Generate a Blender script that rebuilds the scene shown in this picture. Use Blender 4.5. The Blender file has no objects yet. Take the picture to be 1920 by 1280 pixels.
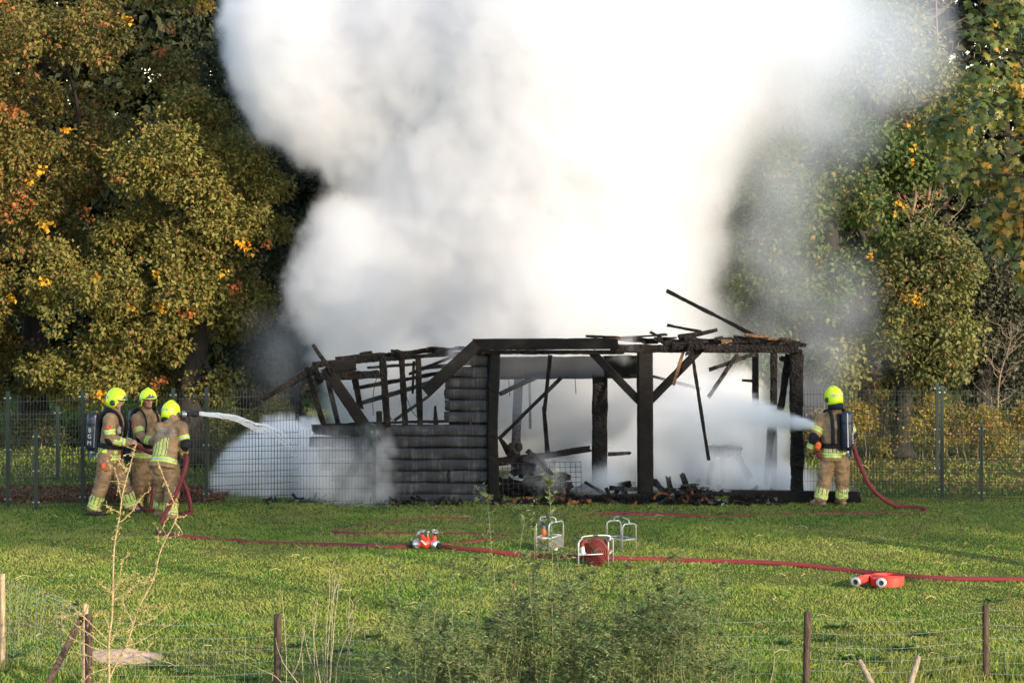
import bpy, bmesh, math, random
import numpy as np
from mathutils import Vector, Matrix, noise as mnoise

random.seed(7)
RNG = np.random.default_rng(11)
SC = bpy.context.scene
COL = SC.collection

# ------------------------------------------------------------------ camera, sky, sun, exposure
FPX, HC, HY = 4760.0, 5.6, 281.0      # focal length in photo pixels, eye height (m), horizon row
cam_d = bpy.data.cameras.new('camera')
cam = bpy.data.objects.new('camera', cam_d)
COL.objects.link(cam)
cam.location = (0, 0, HC)
cam.rotation_euler = (math.radians(90), 0, 0)
cam_d.sensor_width = 36.0
cam_d.lens = 36.0 * FPX / 1920.0
cam_d.shift_y = -(640.0 - HY) / 1920.0
cam_d.clip_start, cam_d.clip_end = 0.5, 600.0
SC.camera = cam

SUN_DIR = Vector((0.66, -0.71, 0.325)).normalized()          # towards the sun: behind the camera, to the right, low
SUN_EL = math.asin(SUN_DIR.z)
SUN_AZ = math.atan2(SUN_DIR.x, SUN_DIR.y)
world = bpy.data.worlds.new('World')
SC.world = world
world.use_nodes = True
wn = world.node_tree
bg = wn.nodes['Background']
sky = wn.nodes.new('ShaderNodeTexSky')
sky.sky_type = 'NISHITA'
sky.sun_disc = False
sky.sun_elevation = SUN_EL
sky.sun_rotation = SUN_AZ
sky.air_density = 1.0
sky.dust_density = 0.9
sky.ozone_density = 1.2
wn.links.new(sky.outputs[0], bg.inputs[0])
bg.inputs[1].default_value = 0.15

sun_d = bpy.data.lights.new('sun', 'SUN')
sun_d.energy = 2.8
sun_d.angle = math.radians(0.55)
sun_d.color = (1.0, 0.81, 0.59)
sun = bpy.data.objects.new('sun', sun_d)
COL.objects.link(sun)
sun.rotation_euler = SUN_DIR.to_track_quat('Z', 'Y').to_euler()
sun.location = (12, -6, 20)

SC.view_settings.view_transform = 'Standard'
SC.view_settings.look = 'None'
SC.view_settings.gamma = 1.0
SC.view_settings.use_curve_mapping = False
SC.view_settings.exposure = 1.5
SC.render.engine = 'CYCLES'
SC.cycles.use_denoising = True
SC.cycles.max_bounces = 20
SC.cycles.diffuse_bounces = 3
SC.cycles.glossy_bounces = 2
SC.cycles.transmission_bounces = 4
SC.cycles.transparent_max_bounces = 16
SC.cycles.volume_bounces = 20
SC.cycles.volume_step_rate = 2.0
SC.cycles.volume_max_steps = 256
SC.cycles.use_adaptive_sampling = True
SC.cycles.adaptive_threshold = 0.012

# ------------------------------------------------------------------ coordinates
def P(px, py, D):
    """photo pixel at distance D -> world point"""
    return Vector(((px - 960.0) * D / FPX, D, HC - (py - HY) * D / FPX))

def G(px, py, z=0.0):
    D = FPX * (HC - z) / (py - HY)
    return P(px, py, D)

def spline(pts, n=8):
    """Catmull-Rom through points"""
    pts = [Vector(p) for p in pts]
    if len(pts) < 3:
        return [pts[0].lerp(pts[-1], i / n) for i in range(n + 1)]
    q = [pts[0] * 2 - pts[1]] + pts + [pts[-1] * 2 - pts[-2]]
    out = []
    for i in range(1, len(q) - 2):
        a, b, c, d = q[i - 1], q[i], q[i + 1], q[i + 2]
        for k in range(n):
            t = k / n
            out.append(0.5 * ((2 * b) + (c - a) * t + (2 * a - 5 * b + 4 * c - d) * t * t + (3 * b - a - 3 * c + d) * t ** 3))
    out.append(pts[-1])
    return out

# ------------------------------------------------------------------ objects
ORIGIN = {}
def tag(o, label=None, cat=None, group=None, kind=None):
    if label: o['label'] = label
    if cat: o['category'] = cat
    if group: o['group'] = group
    if kind: o['kind'] = kind
    return o

def thing(name, loc, label, cat, group=None):
    o = bpy.data.objects.new(name, None)
    COL.objects.link(o)
    o.location = loc
    o.empty_display_size = 0.2
    ORIGIN[o.name] = Vector(loc)
    return tag(o, label, cat, group)

def link_mesh(name, me, parent=None, origin=None):
    """me is in world coordinates; it is moved to its origin"""
    o = bpy.data.objects.new(name, me)
    COL.objects.link(o)
    if parent is not None:
        base = ORIGIN[parent.name]
        o.parent = parent
        me.transform(Matrix.Translation(-base))
        ORIGIN[o.name] = base
    else:
        og = Vector(origin) if origin is not None else Vector((0, 0, 0))
        me.transform(Matrix.Translation(-og))
        o.location = og
        ORIGIN[o.name] = og
    return o

class MB:
    """collects polygons in world coordinates, then links ONE mesh object"""
    def __init__(self):
        self.v, self.f, self.m = [], [], []
    def add(self, verts, faces, mi=0):
        n = len(self.v)
        self.v.extend([tuple(p) for p in verts])
        self.f.extend([tuple(n + i for i in f) for f in faces])
        self.m.extend([mi] * len(faces))
    def rings(self, rings, caps=True, mi=0, closed=False):
        k = len(rings[0])
        verts = [p for r in rings for p in r]
        faces = []
        nr = len(rings)
        for i in range(nr if closed else nr - 1):
            a, b = i * k, ((i + 1) % nr) * k
            for j in range(k):
                faces.append((a + j, a + (j + 1) % k, b + (j + 1) % k, b + j))
        if caps and not closed:
            faces.append(tuple(range(k - 1, -1, -1)))
            faces.append(tuple((nr - 1) * k + j for j in range(k)))
        self.add(verts, faces, mi)
    def tube(self, path, r, sides=8, caps=True, mi=0, flat=1.0, closed=False):
        path = [Vector(p) for p in path]
        n = len(path)
        rr = r if hasattr(r, '__len__') else [r] * n
        rings, prev = [], None
        for i, p in enumerate(path):
            a = path[(i - 1) % n] if (i > 0 or closed) else p
            b = path[(i + 1) % n] if (i < n - 1 or closed) else p
            t = (b - a)
            if t.length < 1e-9: t = Vector((0, 0, 1))
            t.normalize()
            if prev is None:
                up = Vector((0, 0, 1)) if abs(t.z) < 0.9 else Vector((0, 1, 0))
                u = t.cross(up).normalized()
            else:
                u = (prev - t * prev.dot(t))
                u = u.normalized() if u.length > 1e-6 else t.orthogonal().normalized()
            w = u.cross(t).normalized()
            prev = u
            rings.append([p + u * math.cos(2 * math.pi * j / sides) * rr[i] + w * math.sin(2 * math.pi * j / sides) * rr[i] * flat for j in range(sides)])
        self.rings(rings, caps, mi, closed)
    def capsule(self, a, b, ra, rb, sides=12, mi=0, sx=1.0, axis=None):
        """round cone with round ends; sx squashes it along axis"""
        a, b = Vector(a), Vector(b)
        t = (b - a)
        L = t.length
        t = t.normalized() if L > 1e-6 else Vector((0, 0, 1))
        u = t.orthogonal().normalized() if axis is None else (Vector(axis) - t * Vector(axis).dot(t)).normalized()
        w = t.cross(u)
        rings = []
        for k in range(1, 5):
            an = math.pi / 2 * k / 4
            rings.append((a - t * ra * math.cos(an), ra * math.sin(an)))
        for k in range(4, 0, -1):
            an = math.pi / 2 * k / 4
            rings.append((b + t * rb * math.cos(an), rb * math.sin(an)))
        rr = [[c + u * r * sx * math.cos(2 * math.pi * j / sides) + w * r * math.sin(2 * math.pi * j / sides) for j in range(sides)] for c, r in rings]
        self.rings(rr, True, mi)
    def ellipsoid(self, c, R, rot=None, nu=16, nv=10, mi=0):
        c = Vector(c)
        rot = rot or Matrix.Identity(3)
        rings = []
        for i in range(1, nv):
            th = math.pi * i / nv
            rings.append([c + rot @ Vector((R[0] * math.sin(th) * math.cos(2 * math.pi * j / nu), R[1] * math.sin(th) * math.sin(2 * math.pi * j / nu), -R[2] * math.cos(th))) for j in range(nu)])
        self.rings(rings, True, mi)
    def lathe(self, base, axis, prof, sides=20, mi=0, caps=True, sx=1.0, ref=None):
        """prof: (distance along axis, radius)"""
        base, t = Vector(base), Vector(axis).normalized()
        u = t.orthogonal().normalized() if ref is None else (Vector(ref) - t * Vector(ref).dot(t)).normalized()
        w = t.cross(u)
        self.rings([[base + t * d + u * r * sx * math.cos(2 * math.pi * j / sides) + w * r * math.sin(2 * math.pi * j / sides) for j in range(sides)] for d, r in prof], caps, mi)
    def box(self, c, ex, ey, ez, mi=0):
        """box by centre and three half-extent vectors"""
        c, ex, ey, ez = Vector(c), Vector(ex), Vector(ey), Vector(ez)
        vs = [c + ex * sx + ey * sy + ez * sz for sz in (-1, 1) for sy in (-1, 1) for sx in (-1, 1)]
        self.add(vs, [(0, 2, 3, 1), (4, 5, 7, 6), (0, 1, 5, 4), (2, 6, 7, 3), (0, 4, 6, 2), (1, 3, 7, 5)], mi)
    def mesh(self, name, mats, smooth=False):
        me = bpy.data.meshes.new(name)
        me.from_pydata(self.v, [], self.f)
        for mt in (mats if isinstance(mats, (list, tuple)) else [mats]):
            me.materials.append(mt)
        if any(self.m):
            me.polygons.foreach_set('material_index', self.m)
        if smooth:
            me.polygons.foreach_set('use_smooth', [True] * len(me.polygons))
        me.update()
        bm = bmesh.new(); bm.from_mesh(me)
        bmesh.ops.recalc_face_normals(bm, faces=bm.faces)
        bm.to_mesh(me); bm.free()
        return me
    def build(self, name, mats, parent=None, origin=None, smooth=False):
        return link_mesh(name, self.mesh(name, mats, smooth), parent, origin)

def np_mesh(name, V, tris, mat):
    """fast triangle mesh from numpy arrays"""
    me = bpy.data.meshes.new(name)
    n, t = len(V), len(tris)
    me.vertices.add(n); me.vertices.foreach_set('co', np.ascontiguousarray(V, dtype=np.float32).ravel())
    me.loops.add(t * 3); me.loops.foreach_set('vertex_index', np.ascontiguousarray(tris, dtype=np.int32).ravel())
    me.polygons.add(t); me.polygons.foreach_set('loop_start', np.arange(0, t * 3, 3, dtype=np.int32))
    me.update(calc_edges=True)
    for m in (mat if isinstance(mat, (list, tuple)) else [mat]):
        me.materials.append(m)
    return me

def unit(a):
    return a / np.maximum(np.linalg.norm(a, axis=1, keepdims=True), 1e-9)

def leaf_arrays(pos, d, nrm, L, W, fold=0.25):
    """two-triangle folded leaf per point"""
    d = unit(d); side = unit(np.cross(d, nrm)); up = np.cross(side, d)
    L = L[:, None]; W = W[:, None]
    mid = pos + d * L * 0.42
    V = np.stack([pos, mid + side * W * .5 + up * W * fold, pos + d * L - up * L * .12, mid - side * W * .5 + up * W * fold], 1).reshape(-1, 3)
    b = np.arange(len(pos))[:, None] * 4
    T = np.concatenate([b + [0, 1, 2], b + [0, 2, 3]], 1).reshape(-1, 3)
    return V, T

def in_poly(pts, poly):
    x, y = pts[:, 0], pts[:, 1]
    inside = np.zeros(len(pts), bool)
    n = len(poly)
    for i in range(n):
        x0, y0 = poly[i]; x1, y1 = poly[(i + 1) % n]
        c = ((y0 > y) != (y1 > y)) & (x < (x1 - x0) * (y - y0) / ((y1 - y0) if y1 != y0 else 1e-9) + x0)
        inside ^= c
    return inside

def edge_dist(pts, poly):
    best = np.full(len(pts), 1e9)
    for i in range(len(poly)):
        a = np.array(poly[i], float); b = np.array(poly[(i + 1) % len(poly)], float)
        ab = b - a
        t = np.clip(((pts - a) @ ab) / max(ab @ ab, 1e-9), 0, 1)
        best = np.minimum(best, np.linalg.norm(pts - (a + t[:, None] * ab), axis=1))
    return best

def remesh(mb, name, voxel, smooth=4, keep=0):
    """one continuous skin over overlapping solids"""
    me = mb.mesh('tmp', [])
    o = bpy.data.objects.new('tmp', me)
    COL.objects.link(o)
    md = o.modifiers.new('r', 'REMESH'); md.mode = 'VOXEL'; md.voxel_size = voxel; md.use_smooth_shade = True
    if smooth:
        s = o.modifiers.new('s', 'SMOOTH'); s.factor = 0.5; s.iterations = smooth
    dg = bpy.context.evaluated_depsgraph_get()
    out = bpy.data.meshes.new_from_object(o.evaluated_get(dg))
    out.name = name
    bpy.data.objects.remove(o); bpy.data.meshes.remove(me)
    out.materials.clear()
    return out

# ------------------------------------------------------------------ materials
def nmat(name):
    m = bpy.data.materials.new(name)
    m.use_nodes = True
    nt = m.node_tree
    return m, nt, nt.nodes['Principled BSDF']

def ramp(nt, fac, stops, interp='LINEAR'):
    r = nt.nodes.new('ShaderNodeValToRGB')
    r.color_ramp.interpolation = interp
    e = r.color_ramp.elements
    while len(e) < len(stops): e.new(0.5)
    for i, (p, c) in enumerate(stops):
        e[i].position = p; e[i].color = (c[0], c[1], c[2], 1)
    nt.links.new(fac, r.inputs[0])
    return r.outputs[0]

def coords(nt, which='Object', scale=(1, 1, 1)):
    if which == 'Position':
        g = nt.nodes.new('ShaderNodeNewGeometry'); out = g.outputs['Position']
    else:
        t = nt.nodes.new('ShaderNodeTexCoord'); out = t.outputs[which]
    mp = nt.nodes.new('ShaderNodeMapping')
    mp.inputs['Scale'].default_value = scale
    nt.links.new(out, mp.inputs[0])
    return mp.outputs[0]

def tex(nt, co, scale, detail=4, rough=0.55, kind='noise'):
    if kind == 'noise':
        t = nt.nodes.new('ShaderNodeTexNoise')
        t.inputs['Scale'].default_value = scale
        t.inputs['Detail'].default_value = detail
        t.inputs['Roughness'].default_value = rough
        nt.links.new(co, t.inputs['Vector'])
        return t.outputs[0]
    t = nt.nodes.new('ShaderNodeTexVoronoi')
    t.inputs['Scale'].default_value = scale
    t.feature = kind
    nt.links.new(co, t.inputs['Vector'])
    return t.outputs['Distance']

def bump(nt, bsdf, h, strength, dist=0.02):
    b = nt.nodes.new('ShaderNodeBump')
    b.inputs['Strength'].default_value = strength
    b.inputs['Distance'].default_value = dist
    nt.links.new(h, b.inputs['Height'])
    nt.links.new(b.outputs[0], bsdf.inputs['Normal'])

def simple(name, c, rough=0.6, c2=None, scale=10, metal=0.0, bmp=0.0, stretch=(1, 1, 1), detail=4, bdist=0.01, spec=0.5, lo=.35, hi=.65):
    m, nt, b = nmat(name)
    b.inputs['Roughness'].default_value = rough
    b.inputs['Metallic'].default_value = metal
    b.inputs['Specular IOR Level'].default_value = spec
    if c2 is None:
        c2 = tuple(x * 0.7 for x in c)
    co = coords(nt, 'Object', stretch)
    n = tex(nt, co, scale, detail)
    nt.links.new(ramp(nt, n, [(lo, c2), (hi, c)]), b.inputs['Base Color'])
    if bmp:
        bump(nt, b, n, bmp, bdist)
    return m

def leaf_mat(name, stops, trans=0.35, rough=0.55, patch=None):
    """leaf colours picked per leaf; part of the light passes through"""
    m, nt, b = nmat(name)
    b.inputs['Roughness'].default_value = .65
    b.inputs['Specular IOR Level'].default_value = 0.22
    g = nt.nodes.new('ShaderNodeNewGeometry')
    fac = g.outputs['Random Per Island']
    if patch:
        co = coords(nt, 'Position')
        n = tex(nt, co, patch[0], 2)
        ma = nt.nodes.new('ShaderNodeMath'); ma.operation = 'MULTIPLY_ADD'
        nt.links.new(n, ma.inputs[0]); ma.inputs[1].default_value = patch[1]
        nt.links.new(fac, ma.inputs[2])
        sb = nt.nodes.new('ShaderNodeMath'); sb.operation = 'SUBTRACT'; sb.use_clamp = True
        nt.links.new(ma.outputs[0], sb.inputs[0]); sb.inputs[1].default_value = patch[1] * .5
        fac = sb.outputs[0]
    col = ramp(nt, fac, stops)
    nt.links.new(col, b.inputs['Base Color'])
    tr = nt.nodes.new('ShaderNodeBsdfTranslucent')
    nt.links.new(col, tr.inputs[0])
    mx = nt.nodes.new('ShaderNodeMixShader')
    mx.inputs[0].default_value = trans
    nt.links.new(b.outputs[0], mx.inputs[1]); nt.links.new(tr.outputs[0], mx.inputs[2])
    nt.links.new(mx.outputs[0], nt.nodes['Material Output'].inputs[0])
    return m

MT = {}
def charred(name, c, c2, bmp=0.9, scale=26, rough=0.75, streak=(1, 1, 1)):
    m, nt, b = nmat(name)
    b.inputs['Roughness'].default_value = rough
    b.inputs['Specular IOR Level'].default_value = 0.12
    co = coords(nt, 'Object', streak)
    n = tex(nt, co, 7, 6, .65)
    v = tex(nt, co, scale, kind='F1')
    nt.links.new(ramp(nt, n, [(.34, c2), (.72, c)]), b.inputs['Base Color'])
    ad = nt.nodes.new('ShaderNodeMath'); ad.operation = 'MULTIPLY_ADD'
    nt.links.new(v, ad.inputs[0]); ad.inputs[1].default_value = -1.0
    nt.links.new(n, ad.inputs[2])
    bump(nt, b, ad.outputs[0], bmp, 0.03)
    return m
MT['char'] = charred('charred_wood', (.024, .020, .018), (.004, .0036, .0033))
MT['char_grey'] = charred('charred_wood_ashy', (.055, .052, .050), (.008, .0075, .0075), .8)
MT['char_smooth'] = charred('scorched_board', (.013, .0115, .011), (.004, .0037, .0035), .25, 60, .6, (1, 1, 6))
MT['char_brown'] = charred('half_burnt_wood', (.22, .13, .07), (.03, .02, .014), .5)
MT['ember_wood'] = charred('burnt_orange_wood', (.40, .14, .05), (.08, .03, .015), .5)
def plank_mat():
    m, nt, b = nmat('scorched_siding')
    b.inputs['Specular IOR Level'].default_value = 0.3
    co = coords(nt, 'Object', (14, 14, 1.1))
    n = tex(nt, co, 1.6, 6, .65)
    co2 = coords(nt, 'Object', (1, 1, 3))
    n2 = tex(nt, co2, 2.2, 5, .6)
    mx = nt.nodes.new('ShaderNodeMath'); mx.operation = 'MULTIPLY'
    nt.links.new(n, mx.inputs[0]); nt.links.new(n2, mx.inputs[1])
    nt.links.new(ramp(nt, mx.outputs[0], [(.10, (.003, .003, .0035)), (.25, (.015, .0155, .018)), (.40, (.066, .067, .073))]), b.inputs['Base Color'])
    nt.links.new(ramp(nt, n2, [(.3, (.45, .45, .45)), (.7, (.7, .7, .7))]), b.inputs['Roughness'])
    bump(nt, b, n, .35, .01)
    return m
MT['plank'] = plank_mat()
MT['green_steel'] = simple('green_coated_steel', (.012, .030, .022), .45, (.007, .018, .013), 20)
MT['clamp_steel'] = simple('galvanised_clamp', (.45, .46, .45), .4, (.28, .28, .28), 40, .7)
MT['wire'] = simple('galvanised_wire', (.42, .44, .42), .5, (.22, .24, .22), 15, .5)
MT['mesh_wire'] = simple('fence_wire', (.012, .024, .018), .5, (.006, .014, .010), 15)
MT['post_brown'] = simple('weathered_brown_post', (.085, .050, .032), .85, (.022, .013, .010), 9, bmp=.6, stretch=(6, 6, 1), detail=6)
MT['post_tan'] = simple('pale_pine_post', (.46, .34, .21), .8, (.28, .19, .11), 7, bmp=.4, stretch=(6, 6, .7), detail=6)
MT['stake_grey'] = simple('grey_weathered_stake', (.30, .24, .16), .85, (.13, .10, .07), 8, bmp=.5, stretch=(6, 6, 1), detail=6)
MT['bark'] = simple('dark_bark', (.026, .021, .016), .9, (.009, .0075, .006), 7, bmp=.8, stretch=(3, 3, .6), detail=7)
MT['hose_red'] = simple('red_hose_jacket', (.20, .018, .022), .75, (.10, .012, .013), 60, bmp=.25, detail=2)
MT['hose_dark'] = simple('dark_red_hose_jacket', (.17, .018, .016), .75, (.07, .009, .009), 40, bmp=.25)
MT['hose_bright'] = simple('bright_red_hose_jacket', (.62, .055, .030), .6, (.46, .035, .02), 50, bmp=.2)
MT['alu'] = simple('brushed_aluminium', (.62, .62, .62), .33, (.42, .42, .43), 30, .85)
MT['alu_tube'] = simple('aluminium_tube', (.56, .56, .54), .45, (.34, .34, .33), 22, .5)
MT['red_paint'] = simple('red_cast_body', (.70, .055, .020), .4, (.48, .03, .015), 20)
MT['orange'] = simple('orange_plastic', (.75, .13, .03), .45, (.55, .08, .02), 20)
MT['black'] = simple('black_rubber', (.012, .012, .013), .6, (.006, .006, .007), 25)
MT['steel_dark'] = simple('dark_grey_metal', (.10, .10, .11), .4, (.05, .05, .055), 20, .6)
# ------------------------------------------------------------------ lawn: one sheet to the horizon
_lat = RNG.random((64, 64))
def vnoise(x, y):
    xi = np.floor(x).astype(int); yi = np.floor(y).astype(int)
    fx = x - xi; fy = y - yi
    fx = fx * fx * (3 - 2 * fx); fy = fy * fy * (3 - 2 * fy)
    g = lambda a, b: _lat[a % 64, b % 64]
    return (g(xi, yi) * (1 - fx) + g(xi + 1, yi) * fx) * (1 - fy) + (g(xi, yi + 1) * (1 - fx) + g(xi + 1, yi + 1) * fx) * fy

def ground_z(x, y):
    x = np.asarray(x, float); y = np.asarray(y, float)
    a = (vnoise(x * .55 + 9, y * .55) - .5) * .07 + (vnoise(x * 1.7, y * 1.7 + 5) - .5) * .035
    fade = np.clip((y - 22) / 3, 0, 1) * np.clip((39.6 - y) / 1.2, .25, 1)
    return a * fade

def lawn_mat(name, blade):
    m, nt, b = nmat(name)
    b.inputs['Roughness'].default_value = .7 if blade else .95
    b.inputs['Specular IOR Level'].default_value = .25 if blade else .05
    co = coords(nt, 'Position', (1, 1, .3))
    n1 = tex(nt, co, .55, 5, .6)
    n2 = tex(nt, co, 3.2, 3, .6)
    ad = nt.nodes.new('ShaderNodeMath'); ad.operation = 'MULTIPLY_ADD'
    nt.links.new(n2, ad.inputs[0]); ad.inputs[1].default_value = .55
    nt.links.new(n1, ad.inputs[2])
    fac = ad.outputs[0]
    if blade:
        g = nt.nodes.new('ShaderNodeNewGeometry')
        a2 = nt.nodes.new('ShaderNodeMath'); a2.operation = 'MULTIPLY_ADD'
        nt.links.new(g.outputs['Random Per Island'], a2.inputs[0]); a2.inputs[1].default_value = .34
        nt.links.new(fac, a2.inputs[2]); fac = a2.outputs[0]
        st = [(.60, (.082, .184, .022)), (.78, (.130, .250, .032)), (.93, (.190, .290, .046)), (1.0, (.27, .295, .065)), ]
        st = [(p * .92, c) for p, c in st]
    else:
        st = [(.5, (.040, .075, .014)), (.8, (.065, .088, .02)), (.98, (.10, .095, .035))]
    col = ramp(nt, fac, st)
    nt.links.new(col, b.inputs['Base Color'])
    if blade:
        tr = nt.nodes.new('ShaderNodeBsdfTranslucent'); nt.links.new(col, tr.inputs[0])
        mx = nt.nodes.new('ShaderNodeMixShader'); mx.inputs[0].default_value = .3
        nt.links.new(b.outputs[0], mx.inputs[1]); nt.links.new(tr.outputs[0], mx.inputs[2])
        nt.links.new(mx.outputs[0], nt.nodes['Material Output'].inputs[0])
    return m
MT['lawn'] = lawn_mat('lawn_soil', False)
MT['blade'] = lawn_mat('grass_blade', True)

xs = np.concatenate([[-400, -150, -60, -25], np.arange(-13, 13.01, .22), [25, 60, 150, 400]])
ys = np.concatenate([[-120, -40, 0, 12, 18], np.arange(21, 62, .25), [70, 90, 140, 260, 500]])
gx, gy = np.meshgrid(xs, ys)
gz = ground_z(gx, gy)
V = np.stack([gx, gy, gz], -1).reshape(-1, 3)
nx, ny = len(xs), len(ys)
i, j = np.meshgrid(np.arange(nx - 1), np.arange(ny - 1))
a = (j * nx + i).ravel()
T = np.concatenate([np.stack([a, a + 1, a + nx + 1], 1), np.stack([a, a + nx + 1, a + nx], 1)])
me = np_mesh('lawn', V, T, MT['lawn'])
me.polygons.foreach_set('use_smooth', [True] * len(me.polygons))
lawn = link_mesh('lawn', me)
tag(lawn, kind='structure')

# grass blades
def frustum_pts(n, d0, d1, margin=1.12):
    D = np.sqrt(RNG.random(n) * (d1 ** 2 - d0 ** 2) + d0 ** 2)
    X = (RNG.random(n) * 2 - 1) * (960 / FPX) * D * margin
    return X, D
def blades(name, n, d0, d1, h0, h1, w, margin=1.12, keep=None):
    X, D = frustum_pts(n, d0, d1, margin)
    if keep is not None:
        k = keep(X, D); X, D = X[k], D[k]
    n = len(X)
    tuft = vnoise(X * 4.3, D * 4.3) * .55 + vnoise(X * .9 + 3, D * .9) * .7 + vnoise(X * 13, D * 13) * .3
    h = (h0 + (h1 - h0) * np.clip(tuft - .35, 0, 1.1)) * (.6 + .7 * RNG.random(n))
    az = RNG.random(n) * 2 * np.pi
    lean = RNG.normal(0, .42, (n, 2)) * h[:, None]
    lean[:, 0] += h * (vnoise(X * 2 + 7, D * 2) - .5) * .9
    wv = np.stack([np.cos(az), np.sin(az), np.zeros(n)], 1) * (w * (.7 + .6 * RNG.random(n)))[:, None]
    base = np.stack([X, D, ground_z(X, D) - .004], 1)
    mid = base + np.concatenate([lean * .35, (h * .55)[:, None]], 1)
    tip = base + np.concatenate([lean * 1.1, h[:, None]], 1)
    V = np.stack([base - wv, base + wv, mid + wv * .8, tip], 1).reshape(-1, 3)
    b = np.arange(n)[:, None] * 4
    T = np.concatenate([b + [0, 1, 2], b + [0, 2, 3]], 1).reshape(-1, 3)
    o = link_mesh(name, np_mesh(name, V, T, MT['blade']))
    tag(o, 'short green pasture grass covering the field', kind='stuff')
    return o
blades('grass', 345000, 25.5, 41.0, .016, .052, .0047)
blades('grass', 40000, 41.0, 56, .03, .09, .011, keep=lambda X, D: ~((X > -3.6) & (X < 5.2) & (D < 45)))

# weeds, straw and fallen leaves on the field
def scatter_leaves(name, n, d0, d1, L, stops, label, flat=.35, poly=None, margin=1.05):
    if poly is None:
        X, D = frustum_pts(n, d0, d1, margin)
    else:
        (x0, x1), (y0, y1) = poly
        X = x0 + (x1 - x0) * RNG.random(n); D = y0 + (y1 - y0) * RNG.random(n)
    az = RNG.random(n) * 6.283
    d = np.stack([np.cos(az), np.sin(az), RNG.normal(0, flat, n)], 1)
    nr = np.stack([RNG.normal(0, flat, n), RNG.normal(0, flat, n), np.ones(n)], 1)
    pos = np.stack([X, D, ground_z(X, D) + .02 + .035 * RNG.random(n)], 1)
    ln = L * (.6 + .8 * RNG.random(n))
    V, T = leaf_arrays(pos, d, nr, ln, ln * .6)
    o = link_mesh(name, np_mesh(name, V, T, leaf_mat(name, stops, .2)))
    return tag(o, label, kind='stuff')
scatter_leaves('fallen_leaves', 520, 26, 40.5, .06, [(0, (.20, .09, .035)), (.5, (.30, .17, .06)), (1, (.12, .06, .03))], 'dry brown leaves scattered over the grass')
scatter_leaves('leaf_litter', 5200, 40, 44, .09, [(0, (.16, .045, .025)), (.5, (.22, .085, .04)), (1, (.09, .045, .025))], 'strip of reddish fallen leaves behind the green fence', poly=((-10.5, -4.6), (40.2, 42.0)))
scatter_leaves('leaf_litter', 1500, 40, 48, .08, [(0, (.25, .14, .06)), (.5, (.34, .22, .09)), (1, (.14, .08, .04))], 'pale fallen leaves below the yellow hedge', poly=((4.6, 11), (41.5, 46)))
scatter_leaves('ash_flecks', 700, 39, 40.4, .045, [(0, (.012, .011, .010)), (.7, (.03, .028, .026)), (1, (.22, .21, .20))], 'charred flecks and ash strewn on the grass before the shed', poly=((-4.3, 5.4), (38.9, 40.3)))
def straw():
    mb = MB()
    for _ in range(150):
        D = 26 + 13 * random.random(); x = (random.random() * 2 - 1) * .2 * D
        a = random.random() * 6.28; L = .06 + .16 * random.random()
        z = float(ground_z(x, D)) + .05
        mb.tube([(x, D, z), (x + math.cos(a) * L * .5, D + math.sin(a) * L * .5, z + .02), (x + math.cos(a + .3) * L, D + math.sin(a + .3) * L, z - .01)], .0035, 4)
    o = mb.build('straw', simple('dry_straw', (.52, .44, .22), .8, (.36, .28, .13)))
    tag(o, 'dry straw stems lying in the grass', kind='stuff')
straw()

# ------------------------------------------------------------------ trees
def crown_clumps(poly, Dc, thick, n, surf=.55, macro=12, R=.75):
    """clump centres filling a crown outlined by poly (photo pixels) round distance Dc: they sit on rounded boughs"""
    poly_a = np.array(poly, float)
    lo, hi = poly_a.min(0), poly_a.max(0)
    nm = max(3, int(n / macro))
    pts = np.zeros((0, 2))
    while len(pts) < nm:
        c = lo + (hi - lo) * RNG.random((nm * 4, 2))
        pts = np.concatenate([pts, c[in_poly(c, poly)]])
    pts = pts[:nm]
    e0 = edge_dist(pts, poly)
    e = np.sqrt(np.clip(e0 / np.percentile(e0, 95), .03, 1))
    u = RNG.random(nm) * 2 - 1
    u = np.sign(u) * np.abs(u) ** surf
    D = Dc + thick * e * u
    M = np.stack([(pts[:, 0] - 960) * Dc / FPX, D, HC - (pts[:, 1] - HY) * Dc / FPX], 1)
    r = np.minimum(R * (.6 + .8 * RNG.random(nm)), .12 + e0 * Dc / FPX)
    k = RNG.integers(0, nm, n)
    v = unit(RNG.normal(0, 1, (n, 3)))
    return M[k] + v * (r[k] * (.45 + .55 * RNG.random(n) ** .4))[:, None] * np.array([1, 1, .75])

def foliage(centres, per, r, L, W=.62, droop=.35, squash=.7, fold=.22):
    n = len(centres)
    rr = r * (.6 + .8 * RNG.random(n))
    idx = np.repeat(np.arange(n), per)
    v = unit(RNG.normal(0, 1, (n * per, 3)))
    rad = rr[idx] * (.35 + .65 * RNG.random(n * per) ** .5)
    pos = centres[idx] + v * rad[:, None] * np.array([1, 1, squash])
    nr = unit(v * 1.0 + np.array([0, -.1, .55]) + RNG.normal(0, .33, (n * per, 3)))
    d = v + RNG.normal(0, .6, (n * per, 3)) - np.array([0, 0, droop])
    ln = L * (.65 + .7 * RNG.random(n * per))
    return leaf_arrays(pos, d, nr, ln, ln * W, fold)

def limb_path(a, b, wob, n=7):
    a, b = Vector(a), Vector(b)
    L = (b - a).length
    pts = [a.lerp(b, k / n) + Vector((random.uniform(-1, 1), random.uniform(-1, 1), random.uniform(-.5, .5))) * wob * L * (0 if k in (0, n) else 1) for k in range(n + 1)]
    return spline(pts, 3)

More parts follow.
